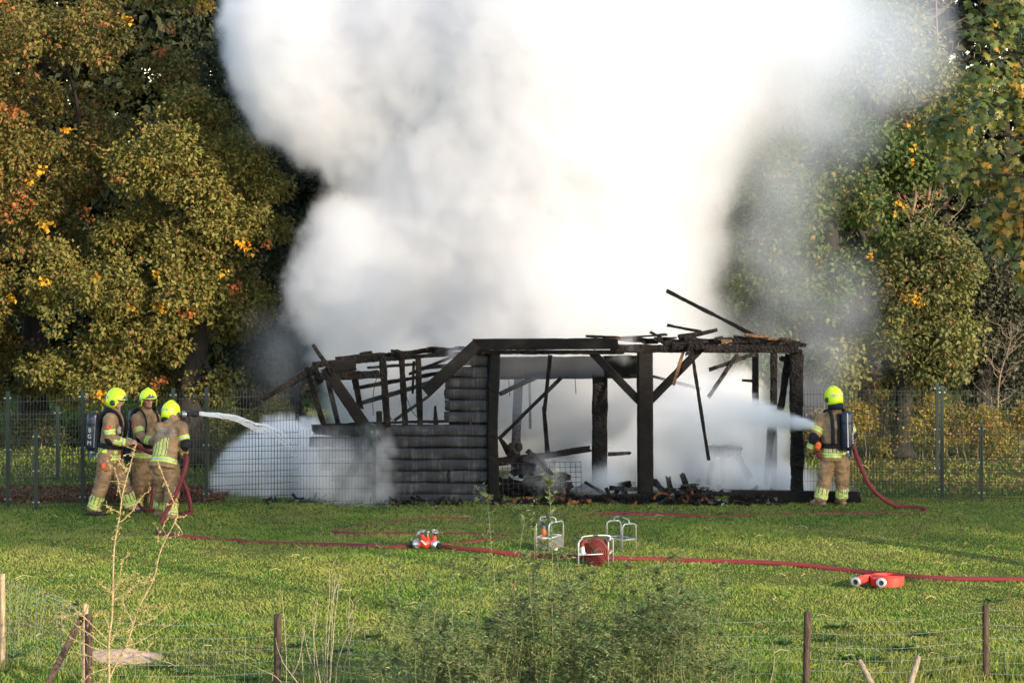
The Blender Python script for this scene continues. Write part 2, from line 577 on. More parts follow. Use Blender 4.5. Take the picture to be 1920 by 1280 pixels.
def trunk_mesh(base, top, r0, r1, limbs, bark='bark', sides=10):
    mb = MB()
    p = limb_path(base, top, .02)
    n = len(p)
    rad = [r0 + (r1 - r0) * (k / (n - 1)) for k in range(n)]
    rad[0] *= 1.7; rad[1] *= 1.25
    mb.tube(p, rad, sides)
    br = []
    for t, end, r in limbs:
        s = p[int(t * (n - 1))]
        q = limb_path(s, end, .06)
        br.append((q, r))
    return mb, br

def tree(label, base, top, r0, polys, clump_r, leaf, mat, group=None, name='tree', limbs=7, bark='bark', extra=None, fol=None):
    root = thing(name, base, label, 'tree', group)
    C = np.concatenate([crown_clumps(pl, Dc, th, n) for pl, Dc, th, n in polys])
    ends = C[RNG.integers(0, len(C), limbs)]
    mb, br = trunk_mesh(base, top, r0, r0 * .35, [(.3 + .65 * random.random(), Vector(e), r0 * .28) for e in ends])
    mb.build('trunk', MT[bark], root, smooth=True)
    for q, r in br:
        b = MB(); b.tube(q, [r * (1 - .85 * k / (len(q) - 1)) for k in range(len(q))], 6)
        b.build('branch', MT[bark], root, smooth=True)
    V, T = foliage(C, leaf[1], clump_r, leaf[0], **(fol or {}))
    o = link_mesh('crown', np_mesh('crown', V, T, mat), root)
    tag(o, kind='stuff')
    if extra:
        for nm, pts, per, r, L, m in extra:
            V, T = foliage(np.array(pts), per, r, L, W=.85)
            tag(link_mesh(nm, np_mesh(nm, V, T, m), root), kind='stuff')
    return root

LM = {}
LM['olive'] = leaf_mat('olive_leaf', [(0, (.085, .088, .020)), (.45, (.130, .122, .030)), (.72, (.180, .155, .042)), (.86, (.21, .14, .042)), (.94, (.22, .095, .034)), (1, (.27, .11, .03))], .3, patch=(.7, .5))
LM['olive2'] = leaf_mat('yellow_olive_leaf', [(0, (.10, .105, .024)), (.5, (.165, .155, .036)), (.85, (.225, .20, .055)), (.95, (.24, .15, .05)), (1, (.25, .12, .04))], .3, patch=(.7, .4))
LM['green'] = leaf_mat('green_leaf', [(0, (.045, .082, .022)), (.5, (.070, .112, .030)), (.85, (.11, .140, .04)), (.97, (.17, .165, .055)), (1, (.28, .18, .04))], .3, patch=(.6, .4))
LM['light'] = leaf_mat('light_green_leaf', [(0, (.11, .13, .035)), (.5, (.17, .18, .05)), (.9, (.24, .23, .08)), (1, (.2, .13, .04))], .35, patch=(.6, .3))
LM['brown'] = leaf_mat('brown_green_leaf', [(0, (.062, .082, .026)), (.5, (.100, .115, .036)), (.85, (.15, .145, .045)), (1, (.20, .11, .038))], .3, patch=(.9, .5))
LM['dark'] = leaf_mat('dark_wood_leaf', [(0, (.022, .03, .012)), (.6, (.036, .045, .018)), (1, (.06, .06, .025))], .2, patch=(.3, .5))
LM['grey'] = leaf_mat('dull_distant_leaf', [(0, (.05, .055, .035)), (.6, (.08, .085, .05)), (1, (.12, .11, .07))], .2, patch=(.3, .5))
LM['hedge'] = leaf_mat('yellow_hedge_leaf', [(0, (.17, .17, .035)), (.45, (.29, .26, .05)), (.8, (.40, .31, .07)), (.93, (.30, .16, .06)), (1, (.28, .07, .03))], .4, patch=(1.2, .5))
LM['yellow'] = leaf_mat('yellow_autumn_leaf', [(0, (.55, .29, .02)), (.6, (.68, .40, .03)), (1, (.60, .22, .02))], .4)
LM['rust'] = leaf_mat('rust_leaf', [(0, (.30, .09, .03)), (.6, (.42, .14, .04)), (1, (.2, .07, .03))], .35)

def px_pts(lst, D):
    return [tuple(P(x, y, D + random.uniform(-.3, .3))) for x, y in lst]

# wide olive trees standing behind the three firefighters
tree('wide olive tree with rusty and yellow leaves behind the three firefighters', P(70, 930, 48.6).xy.to_3d(), P(60, 60, 48.8), .30,
     [([(-160, -60), (385, -60), (372, 60), (352, 170), (300, 230), (170, 330), (120, 560), (60, 745), (-160, 760)], 47.4, 2.0, 900)],
     .30, (.082, 96), LM['olive'], 'trees behind the fence',
     extra=[('yellow_leaves', px_pts([(70, 325), (80, 318), (55, 340), (125, 243), (78, 420), (92, 425), (378, 8), (392, 5), (82, 555), (20, 560), (240, 40)], 45.5), 14, .085, .078, LM['yellow']),
            ('rusty_leaves', px_pts([(30, 375), (45, 385), (20, 400), (10, 205), (35, 215), (160, 405), (300, 95), (320, 55), (10, 10), (225, 335), (40, 360)], 45.5), 22, .16, .07, LM['rust'])])
tree('sunlit yellow-green tree whose crown bulges towards the smoke above the firefighters', P(372, 930, 44.9).xy.to_3d(), P(352, 300, 47.3), .27,
     [([(340, 185), (372, 178), (400, 205), (440, 215), (480, 282), (512, 350), (520, 420), (470, 440), (300, 450), (180, 420), (230, 300), (300, 225)], 45.9, 1.5, 330),
      ([(100, 430), (300, 420), (515, 410), (520, 470), (490, 530), (470, 620), (480, 700), (420, 742), (300, 745), (150, 742), (60, 735), (80, 600)], 46.0, 1.6, 580)],
     .28, (.078, 96), LM['olive2'], 'trees behind the fence',
     extra=[('yellow_leaves', px_pts([(455, 455), (470, 470), (462, 462), (180, 522), (172, 527), (296, 572), (305, 576), (85, 528), (150, 530), (280, 302), (310, 575), (355, 590), (420, 512), (245, 575), (182, 738), (196, 745), (293, 515)], 44.4), 14, .08, .075, LM['yellow']),
            ('rusty_leaves', px_pts([(350, 585), (345, 578), (290, 720), (300, 712), (220, 330), (440, 535), (500, 460), (445, 550)], 44.5), 20, .12, .066, LM['rust'])])
# dark tree between them and the smoke
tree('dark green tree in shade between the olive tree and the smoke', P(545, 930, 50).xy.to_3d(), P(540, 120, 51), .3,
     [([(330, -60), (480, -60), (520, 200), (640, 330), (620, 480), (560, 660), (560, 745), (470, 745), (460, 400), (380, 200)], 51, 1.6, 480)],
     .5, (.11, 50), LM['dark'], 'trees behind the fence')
# trees right of the smoke
tree('tall green broadleaf tree half veiled by the drifting smoke', P(1520, 930, 47.5).xy.to_3d(), P(1560, 150, 48.5), .28,
     [([(1270, 420), (1400, 300), (1500, 220), (1560, 190), (1660, 240), (1770, 330), (1800, 430), (1740, 470), (1700, 560), (1640, 640), (1560, 720), (1380, 740), (1260, 640)], 47.6, 1.7, 640)],
     .34, (.105, 80), LM['green'], 'trees behind the fence',
     extra=[('yellow_leaves', px_pts([(1712, 278), (1708, 305), (1697, 390), (1680, 402), (1686, 380), (1630, 480), (1705, 232)], 46.0), 7, .05, .07, LM['yellow'])])
tree('pale green tree above the drifting smoke with bare twigs near its top', P(1640, 930, 51).xy.to_3d(), P(1640, 0, 51.5), .27,
     [([(1560, 20), (1640, -60), (1700, 40), (1740, 120), (1830, 160), (1840, 330), (1700, 330), (1560, 230), (1480, 200)], 51.4, 1.3, 380)],
     .42, (.10, 52), LM['light'], 'trees behind the fence')
tree('round brown-green oak beside the burnt shed with sunlit lobed edge coloured in paler leaves', P(1690, 930, 46).xy.to_3d(), P(1700, 480, 46.5), .2,
     [([(1600, 600), (1640, 500), (1700, 450), (1760, 440), (1800, 470), (1790, 560), (1800, 640), (1760, 720), (1680, 745), (1600, 730)], 46.2, 1.0, 240)],
     .30, (.09, 60), LM['brown'], 'trees behind the fence',
     extra=[('light_leaves', [tuple(p) for p in crown_clumps([(1740, 440), (1800, 465), (1845, 520), (1840, 560), (1800, 560), (1830, 620), (1800, 690), (1770, 640), (1780, 540)], 45.9, .5, 60, macro=4, R=.4)], 45, .26, .075, LM['light']),  # right edge: sunlight put into the colour with paler leaves
            ('light_leaves', [tuple(p) for p in crown_clumps([(1580, 640), (1640, 650), (1650, 690), (1600, 720), (1560, 700)], 45.2, .4, 22, macro=4, R=.4)], 45, .24, .075, LM['light']),
            ('yellow_leaves', px_pts([(1710, 560), (1718, 556), (1702, 556), (1722, 566), (1683, 603)], 44.9), 16, .075, .07, LM['yellow'])])
tree('dim grey-green tree behind the oak under the maple branch', P(1850, 930, 52).xy.to_3d(), P(1850, 420, 52.5), .22,
     [([(1740, 400), (1800, 380), (1960, 390), (2000, 700), (1960, 745), (1800, 745), (1790, 560)], 52.2, 1.3, 330)],
     .45, (.10, 50), LM['grey'], 'trees behind the fence')
# trees hidden by the smoke column show through where it thins
tree('tall tree mostly hidden by the white smoke behind the shed', P(1330, 930, 53).xy.to_3d(), P(1330, 200, 53.5), .3,
     [([(1150, 100), (1400, 60), (1560, 120), (1560, 500), (1450, 745), (1200, 745)], 53.4, 1.5, 260)],
     .55, (.13, 46), LM['green'], 'trees behind the fence')

# far wood: one dark mass with a gap of sky at its top
def far_wood():
    C = crown_clumps([(-300, -130), (1700, -130), (1725, 20), (1790, 30), (1835, -10), (1860, -130), (2250, -130), (2250, 800), (-300, 800)], 61.0, 3.0, 5200, macro=2, R=1.0)
    V, T = foliage(C, 32, .8, .29)
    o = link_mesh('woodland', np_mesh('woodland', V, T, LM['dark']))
    tag(o, 'dark wood behind the trees and the smoke', kind='stuff')
far_wood()
def far_trunks():
    for k, px in enumerate([-60, 45, 230, 470, 610, 1560, 1760, 1900, 1960]):
        b = P(px, 870, 58 + (k % 3)); b.z = -.1
        t = P(px + random.uniform(-25, 25), 150, 58 + (k % 3))
        mb = MB(); q = limb_path(b, t, .015)
        mb.tube(q, [.17 - .1 * i / (len(q) - 1) for i in range(len(q))], 8)
        o = mb.build('slim_tree', MT['bark'], None, b, smooth=True)
        where = ['far left edge of the wood', 'wood behind the olive tree', 'wood behind the first firefighter', 'wood past the olive crown', 'wood beside the smoke', 'wood behind the shed corner', 'wood behind the oak', 'wood under the maple branch', 'wood beyond the frame edge'][k]
        tag(o, 'slim dark trunk in the ' + where, 'tree', 'trunks in the dark wood')
far_trunks()

# tall thin grey birches at the sky gap
def bare_tree(label, base, top, r, n, spread, mat, D, leafm=None):
    root = thing('bare_tree', base, label, 'tree', 'thin trees')
    mb = MB(); q = limb_path(base, top, .03)
    mb.tube(q, [r * (1 - .8 * k / (len(q) - 1)) for k in range(len(q))], 6)
    mb.build('trunk', mat, root, smooth=True)
    tips = []
    tw = MB()
    for k in range(n):
        s = q[int(len(q) * (.25 + .7 * random.random())) - 1]
        e = s + Vector((random.uniform(-1, 1) * spread, random.uniform(-.5, .5) * spread, spread * random.uniform(.3, 1.1)))
        p = limb_path(s, e, .08, 4)
        tw.tube(p, [r * .32 * (1 - .8 * i / (len(p) - 1)) for i in range(len(p))], 4)
        for _ in range(5):
            s2 = p[random.randrange(3, len(p))]
            e2 = s2 + Vector((random.uniform(-.4, .4), random.uniform(-.3, .3), random.uniform(-.1, .45))) * spread
            tw.tube(limb_path(s2, e2, .1, 3), r * .10, 3)
            tips.append(tuple(e2))
    o = tw.build('twigs', mat, root); tag(o, kind='stuff')
    if leafm:
        V, T = foliage(np.array(tips), 7, .22, .06)
        tag(link_mesh('leaves', np_mesh('leaves', V, T, leafm), root), kind='stuff')
MT['twig'] = simple('pale_twig_bark', (.22, .17, .12), .8, (.12, .09, .065), 12)
bare_tree('thin bare birch against the patch of sky', P(1760, 930, 56).xy.to_3d(), P(1755, -40, 56), .06, 26, 1.0, MT['twig'], 56, LM['grey'])
bare_tree('thin leaning birch with rusty twigs beside the patch of sky', P(1700, 930, 55).xy.to_3d(), P(1690, -30, 55), .06, 24, 1.0, MT['twig'], 55, LM['rust'])
bare_tree('bare forked shrub with pale branches behind the hedge', P(1855, 880, 48.6).xy.to_3d(), P(1895, 600, 48.6), .035, 16, .55, MT['twig'], 48.6)

# ------------------------------------------------------------------ hedge and bushes behind the fence
def bush(label, x0, x1, ytop, D, n, mat, leafL=.055, per=40, stems=14, name='hedge_shrub', cat='shrub', group='shrubs behind the fence'):
    cx = (x0 + x1) / 2
    b = P(cx, 900, D); b.z = 0
    root = thing(name, b, label, cat, group)
    ym = HY + FPX * (HC - .15) / D
    poly = [(x0, ym), (x0 - 6, (ym + ytop) / 2), (x0 + 8, ytop + 25), (cx, ytop), (x1 - 8, ytop + 20), (x1 + 6, (ym + ytop) / 2), (x1, ym)]
    C = crown_clumps(poly, D, .55, n)
    V, T = foliage(C, per, .15, leafL, droop=.2)
    tag(link_mesh('foliage', np_mesh('foliage', V, T, mat), root), kind='stuff')
    mb = MB()
    for _ in range(stems):
        e = Vector(C[random.randrange(n)]); s = Vector((b.x + (e.x - b.x) * .8 + random.uniform(-.1, .1), D + random.uniform(-.3, .3), 0))
        mb.tube(limb_path(s, e + Vector((0, 0, .15)), .04, 4), .009, 4)
    tag(mb.build('stems', MT['twig'], root), kind='stuff')
for x0, x1, yt, D, lb in [(1520, 1610, 735, 46.2, 'yellow hedge shrub right behind the fourth firefighter'),
                          (1606, 1690, 720, 46.0, 'yellow hedge shrub above the red standing hose'),
                          (1686, 1770, 742, 46.3, 'yellow hedge shrub behind the tall post at the tank'),
                          (1764, 1850, 728, 46.1, 'yellow hedge shrub between tall post and low post'),
                          (1846, 1930, 740, 46.2, 'yellow hedge shrub behind the low post')]:
    bush(lb.replace(' at the tank', ''), x0, x1, yt, D, 84, LM['hedge'])
bush('yellow-green bush behind the fence under the water jet', 400, 480, 740, 45.2, 80, LM['light'])
bush('yellow-green bush between fence and burnt shed in thin smoke', 478, 575, 748, 45.4, 80, LM['hedge'])
bush('shaded bush behind the low post near the field corner', -20, 130, 780, 48, 110, LM['brown'])
bush('shaded bush behind the first firefighter', 120, 300, 775, 48.4, 110, LM['brown'])

# ------------------------------------------------------------------ maple boughs over the field at the right
def maple_leaf_mesh(name, mat):
    out = [(0, 0), (.10, .16), (.38, .10), (.32, .28), (.50, .42), (.30, .50), (.33, .68), (.16, .66), (0, 1.0), (-.16, .66), (-.33, .68), (-.30, .50), (-.50, .42), (-.32, .28), (-.38, .10), (-.10, .16)]
    vs = [(x, y, -.25 * abs(x) - .12 * y * y) for x, y in out] + [(0, .42, .02)]
    fs = [(i, (i + 1) % 16, 16) for i in range(16)]
    m = bpy.data.meshes.new(name); m.from_pydata(vs, [], fs); m.materials.append(mat); m.update()
    return m
def obj_leaf_mat(name, c, c2):
    m, nt, b = nmat(name)
    b.inputs['Roughness'].default_value = .5
    oi = nt.nodes.new('ShaderNodeObjectInfo')
    g = nt.nodes.new('ShaderNodeNewGeometry')
    ad = nt.nodes.new('ShaderNodeMath'); ad.operation = 'ADD'
    nt.links.new(oi.outputs['Random'], ad.inputs[0]); nt.links.new(g.outputs['Random Per Island'], ad.inputs[1])
    md = nt.nodes.new('ShaderNodeMath'); md.operation = 'FRACT'; nt.links.new(ad.outputs[0], md.inputs[0])
    col = ramp(nt, md.outputs[0], [(0, c2), (1, c)])
    nt.links.new(col, b.inputs['Base Color'])
    tr = nt.nodes.new('ShaderNodeBsdfTranslucent'); nt.links.new(col, tr.inputs[0])
    mx = nt.nodes.new('ShaderNodeMixShader'); mx.inputs[0].default_value = .35
    nt.links.new(b.outputs[0], mx.inputs[1]); nt.links.new(tr.outputs[0], mx.inputs[2])
    nt.links.new(mx.outputs[0], nt.nodes['Material Output'].inputs[0])
    return m
def maple():
    D = 33.5
    base = P(2080, 900, D); base.z = 0
    root = thing('maple_tree', base, 'maple with green and golden lobed leaves hanging in from the top right', 'tree')
    top = P(2060, -150, D)
    mb = MB(); q = limb_path(base, top, .02)
    mb.tube(q, [.2 - .12 * i / (len(q) - 1) for i in range(len(q))], 10)
    mb.build('trunk', MT['bark'], root, smooth=True)
    poly = [(1850, -40), (1990, -60), (2000, 480), (1920, 480), (1890, 440), (1820, 395), (1790, 330), (1775, 230), (1770, 180), (1790, 150), (1815, 90), (1835, 40)]
    C1 = crown_clumps(poly, D, .9, 84, macro=1.6, R=.30)
    C2 = crown_clumps([(1868, 500), (1900, 472), (1990, 470), (1990, 570), (1920, 560), (1895, 530)], D - .8, .35, 14, macro=1.6, R=.2)
    C = np.concatenate([C1, C2])
    for e in [P(1800, 200, D), P(1790, 330, D), P(1860, 60, D), P(1880, 410, D), P(1880, 510, D - .8), P(1830, 110, D), P(1850, 250, D)]:
        s = q[int(len(q) * .55) + random.randrange(6)]
        p = limb_path(s, e, .06)
        b = MB(); b.tube(p, [.035 - .028 * i / (len(p) - 1) for i in range(len(p))], 6)
        b.build('branch', MT['bark'], root, smooth=True)
    tw = MB()
    for c in C:
        c = Vector(c); tw.tube(limb_path(c, c + Vector((.25 + .2 * random.random(), random.uniform(-.15, .15), random.uniform(.0, .3))), .1, 3), .005, 4)
    tag(tw.build('twigs', MT['bark'], root), kind='stuff')
    mats = [obj_leaf_mat('maple_leaf_green', (.105, .140, .026), (.060, .090, .018)), obj_leaf_mat('maple_leaf_olive', (.20, .20, .035), (.13, .14, .028)), obj_leaf_mat('maple_leaf_gold', (.48, .29, .03), (.34, .19, .03))]
    base_me = [maple_leaf_mesh('maple_leaf', m) for m in mats]
    lp = np.array([v.co[:] for v in base_me[0].vertices]); lf = np.array([p.vertices[:] for p in base_me[0].polygons])
    inner_V, inner_T, nv = [], [], 0
    singles = []
    for ci, c in enumerate(C):
        c = Vector(c)
        gold = .55 if (1850 < 960 + c.x * FPX / D < 1990 and c.z > 3.8 and random.random() < .35) else .05
        for _ in range(25):
            v = Vector((random.gauss(0, 1), random.gauss(0, 1), random.gauss(0, .8))).normalized()
            pos = c + v * random.uniform(.08, .30)
            nr = (v * .5 + Vector((.1, -.5, .6)) + Vector((random.gauss(0, .45), random.gauss(0, .45), random.gauss(0, .3)))).normalized()
            dv = (v + Vector((random.gauss(0, .6), random.gauss(0, .4), -.5)))
            dv = (dv - nr * dv.dot(nr)).normalized()
            S = random.uniform(.11, .18)
            M = Matrix((dv.cross(nr), dv, nr)).transposed()
            g = random.random()
            k = 2 if g < gold else (1 if g < gold + .3 or ci >= len(C1) and g < .8 else 0)  # lower bough: its sunlit yellow is put into leaf colour, mostly olive
            singles.append((pos.y + random.random() * .2, pos, M, S, k))
    singles.sort(key=lambda s: s[0])
    shown = [s for s in singles if 1700 < 960 + s[1].x * FPX / s[1].y < 1925 and HY + (HC - s[1].z) * FPX / s[1].y > -15]
    pick = set(id(s) for s in shown[:290])
    for s in singles:
        _, pos, M, S, k = s
        if id(s) in pick:
            o = bpy.data.objects.new('leaf', base_me[k]); COL.objects.link(o); o.parent = root
            o.matrix_local = Matrix.Translation(pos - base) @ M.to_4x4() @ Matrix.Scale(S, 4)
        else:
            A = np.array(M)
            inner_V.append((lp * S) @ A.T + np.array(pos)); inner_T.append((lf + nv, k)); nv += len(lp)
    T = np.concatenate([t for t, _ in inner_T])
    me = np_mesh('crown', np.concatenate(inner_V), T, mats)
    me.polygons.foreach_set('material_index', np.concatenate([np.full(len(t), k) for t, k in inner_T]).astype(np.int32))
    tag(link_mesh('crown', me, root), kind='stuff')
maple()

# ------------------------------------------------------------------ trees at the photographer's back: they throw the long evening shade
def shade_tree(label, base, h0, h1, r, n, seed):
    base = Vector(base)
    root = thing('shade_tree', base, label, 'tree', 'tall trees behind the photographer')
    mb = MB(); mb.tube(limb_path(base, base + Vector((0, 0, h1 * .9)), .01), .10, 8)
    mb.build('trunk', MT['bark'], root, smooth=True)
    c = RNG.normal(0, 1, (n, 3)); c = unit(c) * RNG.random((n, 1)) ** .4
    C = c * np.array([r, r * .8, (h1 - h0) / 2]) + np.array([base.x, base.y, (h0 + h1) / 2])
    V, T = foliage(C, 26, .55, .30)
    tag(link_mesh('crown', np_mesh('crown', V, T, LM['green']), root), kind='stuff')

random.seed(77)
for k, x in enumerate([19.5, 24.0, 28.2, 32.5, 37.0, 41.5]):
    shade_tree(['slender tree', 'second tree', 'third tree', 'fourth tree', 'fifth tree', 'last tree'][k] + ' of the row behind the photographer', (x, 8 + random.uniform(-.6, .6), 0), 13.1, [16.4, 16.7, 16.9, 16.4, 15.9, 15.2][k], 2.75, [120, 150, 160, 110, 105, 100][k], k)
# ------------------------------------------------------------------ green steel mesh fences
def fence(label, name, posts, H, ext=None, group='green mesh fences', sp=.05, double=.2, wire=.0026, postr=.03, clamp_h=(.08, .62)):
    """posts: ground points (Vector); panels run between neighbours; ext: extra end points without a post"""
    root = thing(name, posts[0], label, 'fence', group)
    pts = list(posts)
    for p in posts:
        mb = MB()
        e = postr
        mb.box(p + Vector((0, 0, (H + .05) / 2)), (e, 0, 0), (0, e * .8, 0), (0, 0, (H + .05) / 2))
        mb.box(p + Vector((0, 0, H + .058)), (e * 1.12, 0, 0), (0, e * .95, 0), (0, 0, .008))
        o = mb.build('post', MT['green_steel'], root)
        for ch in [H - .04, H * .52, .14]:
            for sx in (-1, 1):
                c = MB()
                c.box(p + Vector((sx * (e + .012), -e * .9, ch)), (.014, 0, 0), (0, .007, 0), (0, 0, .012))
                c.lathe(p + Vector((sx * (e + .02), -e * .9 - .014, ch)), (0, -1, 0), [(0, .007), (.006, .006)], 6)
                c.build('clamp', MT['clamp_steel'], o)
    line = ([ext[0]] if ext and ext[0] is not None else []) + pts + ([ext[1]] if ext and ext[1] is not None else [])
    for a, b in zip(line[:-1], line[1:]):
        mb = MB()
        d = (b - a); L = d.length; d.normalize()
        off = Vector((0, -.03, 0))
        nrm = Vector((-d.y, d.x, 0))
        n = int(L / sp)
        for k in range(n + 1):
            q = a + d * (L * k / n) + off
            mb.box(q + Vector((0, 0, H / 2 + .02)), d * wire, nrm * wire, (0, 0, H / 2 - .02))
        z = .06
        while z < H:
            for s in (-1, 1):
                m = (a + b) / 2 + off + Vector((0, s * wire * 2, z))
                mb.box(m, d * (L / 2), nrm * wire, (0, 0, wire * 1.35))
            z += double
        tag(mb.build('mesh_panel', MT['mesh_wire'], root), kind='stuff')
    return root
def gp(px, D):
    p = P(px, 900, D); p.z = 0
    return p
# tall run behind, low run in front, on both sides of the shed
fence('tall green mesh fence running behind the three firefighters', 'mesh_fence', [gp(15, 39.75), gp(155, 40.0), gp(325, 40.25), gp(387, 40.35)], 1.76, (gp(-140, 39.6), gp(560, 40.9)))
fence('low green mesh fence from the field corner to the burnt siding', 'mesh_fence', [gp(68, 39.4)], 1.20, (gp(-130, 39.2), gp(387, 39.95)))
fence('low green mesh fence standing in smoke against the burnt siding', 'mesh_fence', [gp(702, 40.12)], 1.19, (gp(388, 39.98), None))
fence('tall green mesh fence right of the shed with one thick post', 'mesh_fence', [gp(1766, 40.9)], 1.74, (gp(1508, 41.0), gp(2010, 40.8)))
fence('low green mesh fence in front of the yellow hedge', 'mesh_fence', [gp(1840, 40.5)], 1.20, (gp(1590, 40.65), gp(2010, 40.4)))
fence('distant green fence seen through the mesh behind the first firefighter', 'mesh_fence', [gp(108, 42.9), gp(290, 43.1)], 1.20, (gp(-80, 42.7), gp(420, 43.3)))
fence('distant green fence seen through the mesh before the yellow hedge', 'mesh_fence', [gp(1757, 43.6), gp(1944, 43.4)], 1.55, (gp(1560, 43.8), None), sp=.10)

# ------------------------------------------------------------------ burnt shed
def timber_mesh(mb, a, b, w, d, rough=.12, taper=(1, 1), seg=.05, ragged=(0.04, 0.04), bow=.0, up=None, mi=0):
    """eroded squared timber; w = width seen from the field, d = depth"""
    a, b = Vector(a), Vector(b)
    L = (b - a).length; t = (b - a) / L
    dep = Vector((0, 1, 0)) if up is None else Vector(up)
    dep = (dep - t * dep.dot(t)).normalized()
    sd = t.cross(dep).normalized()
    n = max(3, int(L / seg))
    sec = [(-1, -.75), (-.75, -1), (0, -1.02), (.75, -1), (1, -.75), (1.02, 0), (1, .75), (.75, 1), (0, 1.02), (-.75, 1), (-1, .75), (-1.02, 0)]
    ph = random.random() * 100
    rings = []
    for i in range(n + 1):
        s = i / n
        k = taper[0] + (taper[1] - taper[0]) * s
        bulge = 1 + rough * 1.6 * (mnoise.noise((s * L * 3.1 + ph, ph, 0)))
        c = a + t * (L * s) + sd * (bow * math.sin(s * math.pi) + rough * w * .5 * mnoise.noise((s * L * 2 + ph, 3, ph)))
        ring = []
        for j, (u, v) in enumerate(sec):
            e = 1 - rough * (.5 + .9 * random.random()) * (1.0 if random.random() < .8 else 1.9) + rough * .6
            ax = 0
            if i == 0: ax = -ragged[0] * random.random()
            if i == n: ax = ragged[1] * (random.random() * 1.6 - .3)
            ring.append(c + t * ax + sd * (u * w / 2 * k * bulge * e) + dep * (v * d / 2 * k * bulge * e))
        rings.append(ring)
    mb.rings(rings, True, mi)

def timber(name, parent, p0, p1, wpx, d=.1, m='char', rough=.2, **kw):
    """p0, p1 = (photo x, photo y, distance); wpx = width in photo pixels"""
    a, b = P(*p0), P(*p1)
    mb = MB()
    timber_mesh(mb, a, b, wpx * (p0[2] + p1[2]) / 2 / FPX, d, rough, **kw)
    return mb.build(name, MT[m], parent)

F0 = 40.4
SO = P(1050, 940, F0); SO.z = 0
shed = thing('burnt_shed', SO, 'burnt-out timber shed with charred posts, rafters and scorched log siding', 'shed')

# lower front sill and posts
timber('post', shed, (928, 664, F0), (927, 946, F0), 21, .16, 'char_smooth', .07, ragged=(0, 0), bow=-.03)
timber('post', shed, (1209, 655, F0 + .05), (1210, 932, F0 + .05), 30, .22, 'char_smooth', .025, ragged=(0, 0))
timber('post', shed, (1492, 655, F0 + .1), (1495, 930, F0 + .1), 24, .2, 'char', .09, ragged=(0, 0))
timber('post', shed, (1503, 668, F0 + .2), (1502, 760, F0 + .2), 7, .12, 'char', .2)
# front boards
timber('fascia_board', shed, (886, 645.5, F0 - .14), (1146, 644, F0 - .14), 21, .04, 'char_smooth', .03, ragged=(0, .10))
timber('barge_board', shed, (893, 647, F0 - .20), (799, 734, F0 - .20), 23, .04, 'char_smooth', .03, ragged=(0, .02))
timber('wall_plate', shed, (905, 660, F0), (1165, 660, F0), 8, .14, 'char', .1)
timber('wall_plate', shed, (1150, 653, F0), (1496, 654, F0), 15, .16, 'char', .1, ragged=(.05, .0))
timber('wall_plate', shed, (1480, 652, F0 + .1), (1502, 668, F0 + .1), 14, .18, 'char', .2)
timber('brace', shed, (1110, 660, F0 + .06), (1199, 752, F0 + .06), 15, .1, 'char_smooth', .04, ragged=(.0, .0))
timber('brace', shed, (1312, 655, F0 + .06), (1220, 750, F0 + .06), 15, .1, 'char_smooth', .04, ragged=(.0, .0))
timber('brace', shed, (1478, 668, F0 + .25), (1464, 765, F0 + .3), 13, .1, 'char', .15)
timber('brace', shed, (1465, 672, F0 + .2), (1482, 676, F0 + .2), 11, .1, 'char', .2)

# roof wreckage along the top edge
timber('purlin', shed, (1156, 636, F0 + .5), (1500, 646, F0 + .35), 8, .1, 'char', .3, ragged=(.1, .1))
timber('purlin', shed, (1300, 638, F0 + .2), (1490, 641, F0 + .2), 11, .12, 'char', .35, ragged=(.1, .1))
timber('purlin', shed, (1385, 634, F0 + .6), (1478, 640, F0 + .5), 9, .1, 'char', .4, ragged=(.1, .05))
timber('rafter', shed, (1252, 546, F0 + 1.3), (1413, 628, F0 + .4), 7.5, .07, 'char', .22, ragged=(.02, .02))
timber('rafter', shed, (1255, 610, F0 + 1.2), (1312, 621, F0 + .8), 5.5, .06, 'char', .2)
timber('rafter', shed, (1276, 633, F0 + .3), (1340, 619, F0 + .3), 12, .08, 'char', .2, taper=(1.1, .55))
timber('rafter', shed, (1164, 634, F0 + .2), (1246, 627, F0 + .3), 6, .08, 'char', .35)
timber('rafter', shed, (1222, 624, F0 + .3), (1240, 633, F0 + .3), 5, .06, 'char', .3)
timber('roof_board', shed, (1400, 628, F0 + .1), (1437, 631, F0 + .1), 6, .14, 'char_brown', .1)
timber('roof_board', shed, (1262, 650, F0 - .1), (1316, 646, F0 - .1), 17, .12, 'char', .35)
timber('fascia_board', shed, (1102, 630, F0 - .05), (1158, 632, F0 - .05), 6, .07, 'char', .3)
for x, y, dx, dy in [(1136, 640, 22, -3), (1140, 647, 17, 4), (1132, 636, 24, -2), (1134, 651, 19, 3)]:
    timber('splinter', shed, (x, y, F0 - .14), (x + dx, y + dy, F0 - .14), 4, .03, 'ember_wood' if dy < 0 else 'char', .3, taper=(1, .4))
timber('rafter', shed, (1296, 652, F0 - .2), (1328, 859, F0 - .3), 6.5, .05, 'char', .16, ragged=(.02, .03))
timber('batten', shed, (1281, 660, F0 - .15), (1263, 720, F0 - .2), 6, .04, 'char_brown', .15, ragged=(.0, .02))
timber('batten', shed, (1296, 645, F0 - .2), (1290, 664, F0 - .2), 12, .08, 'char', .4)

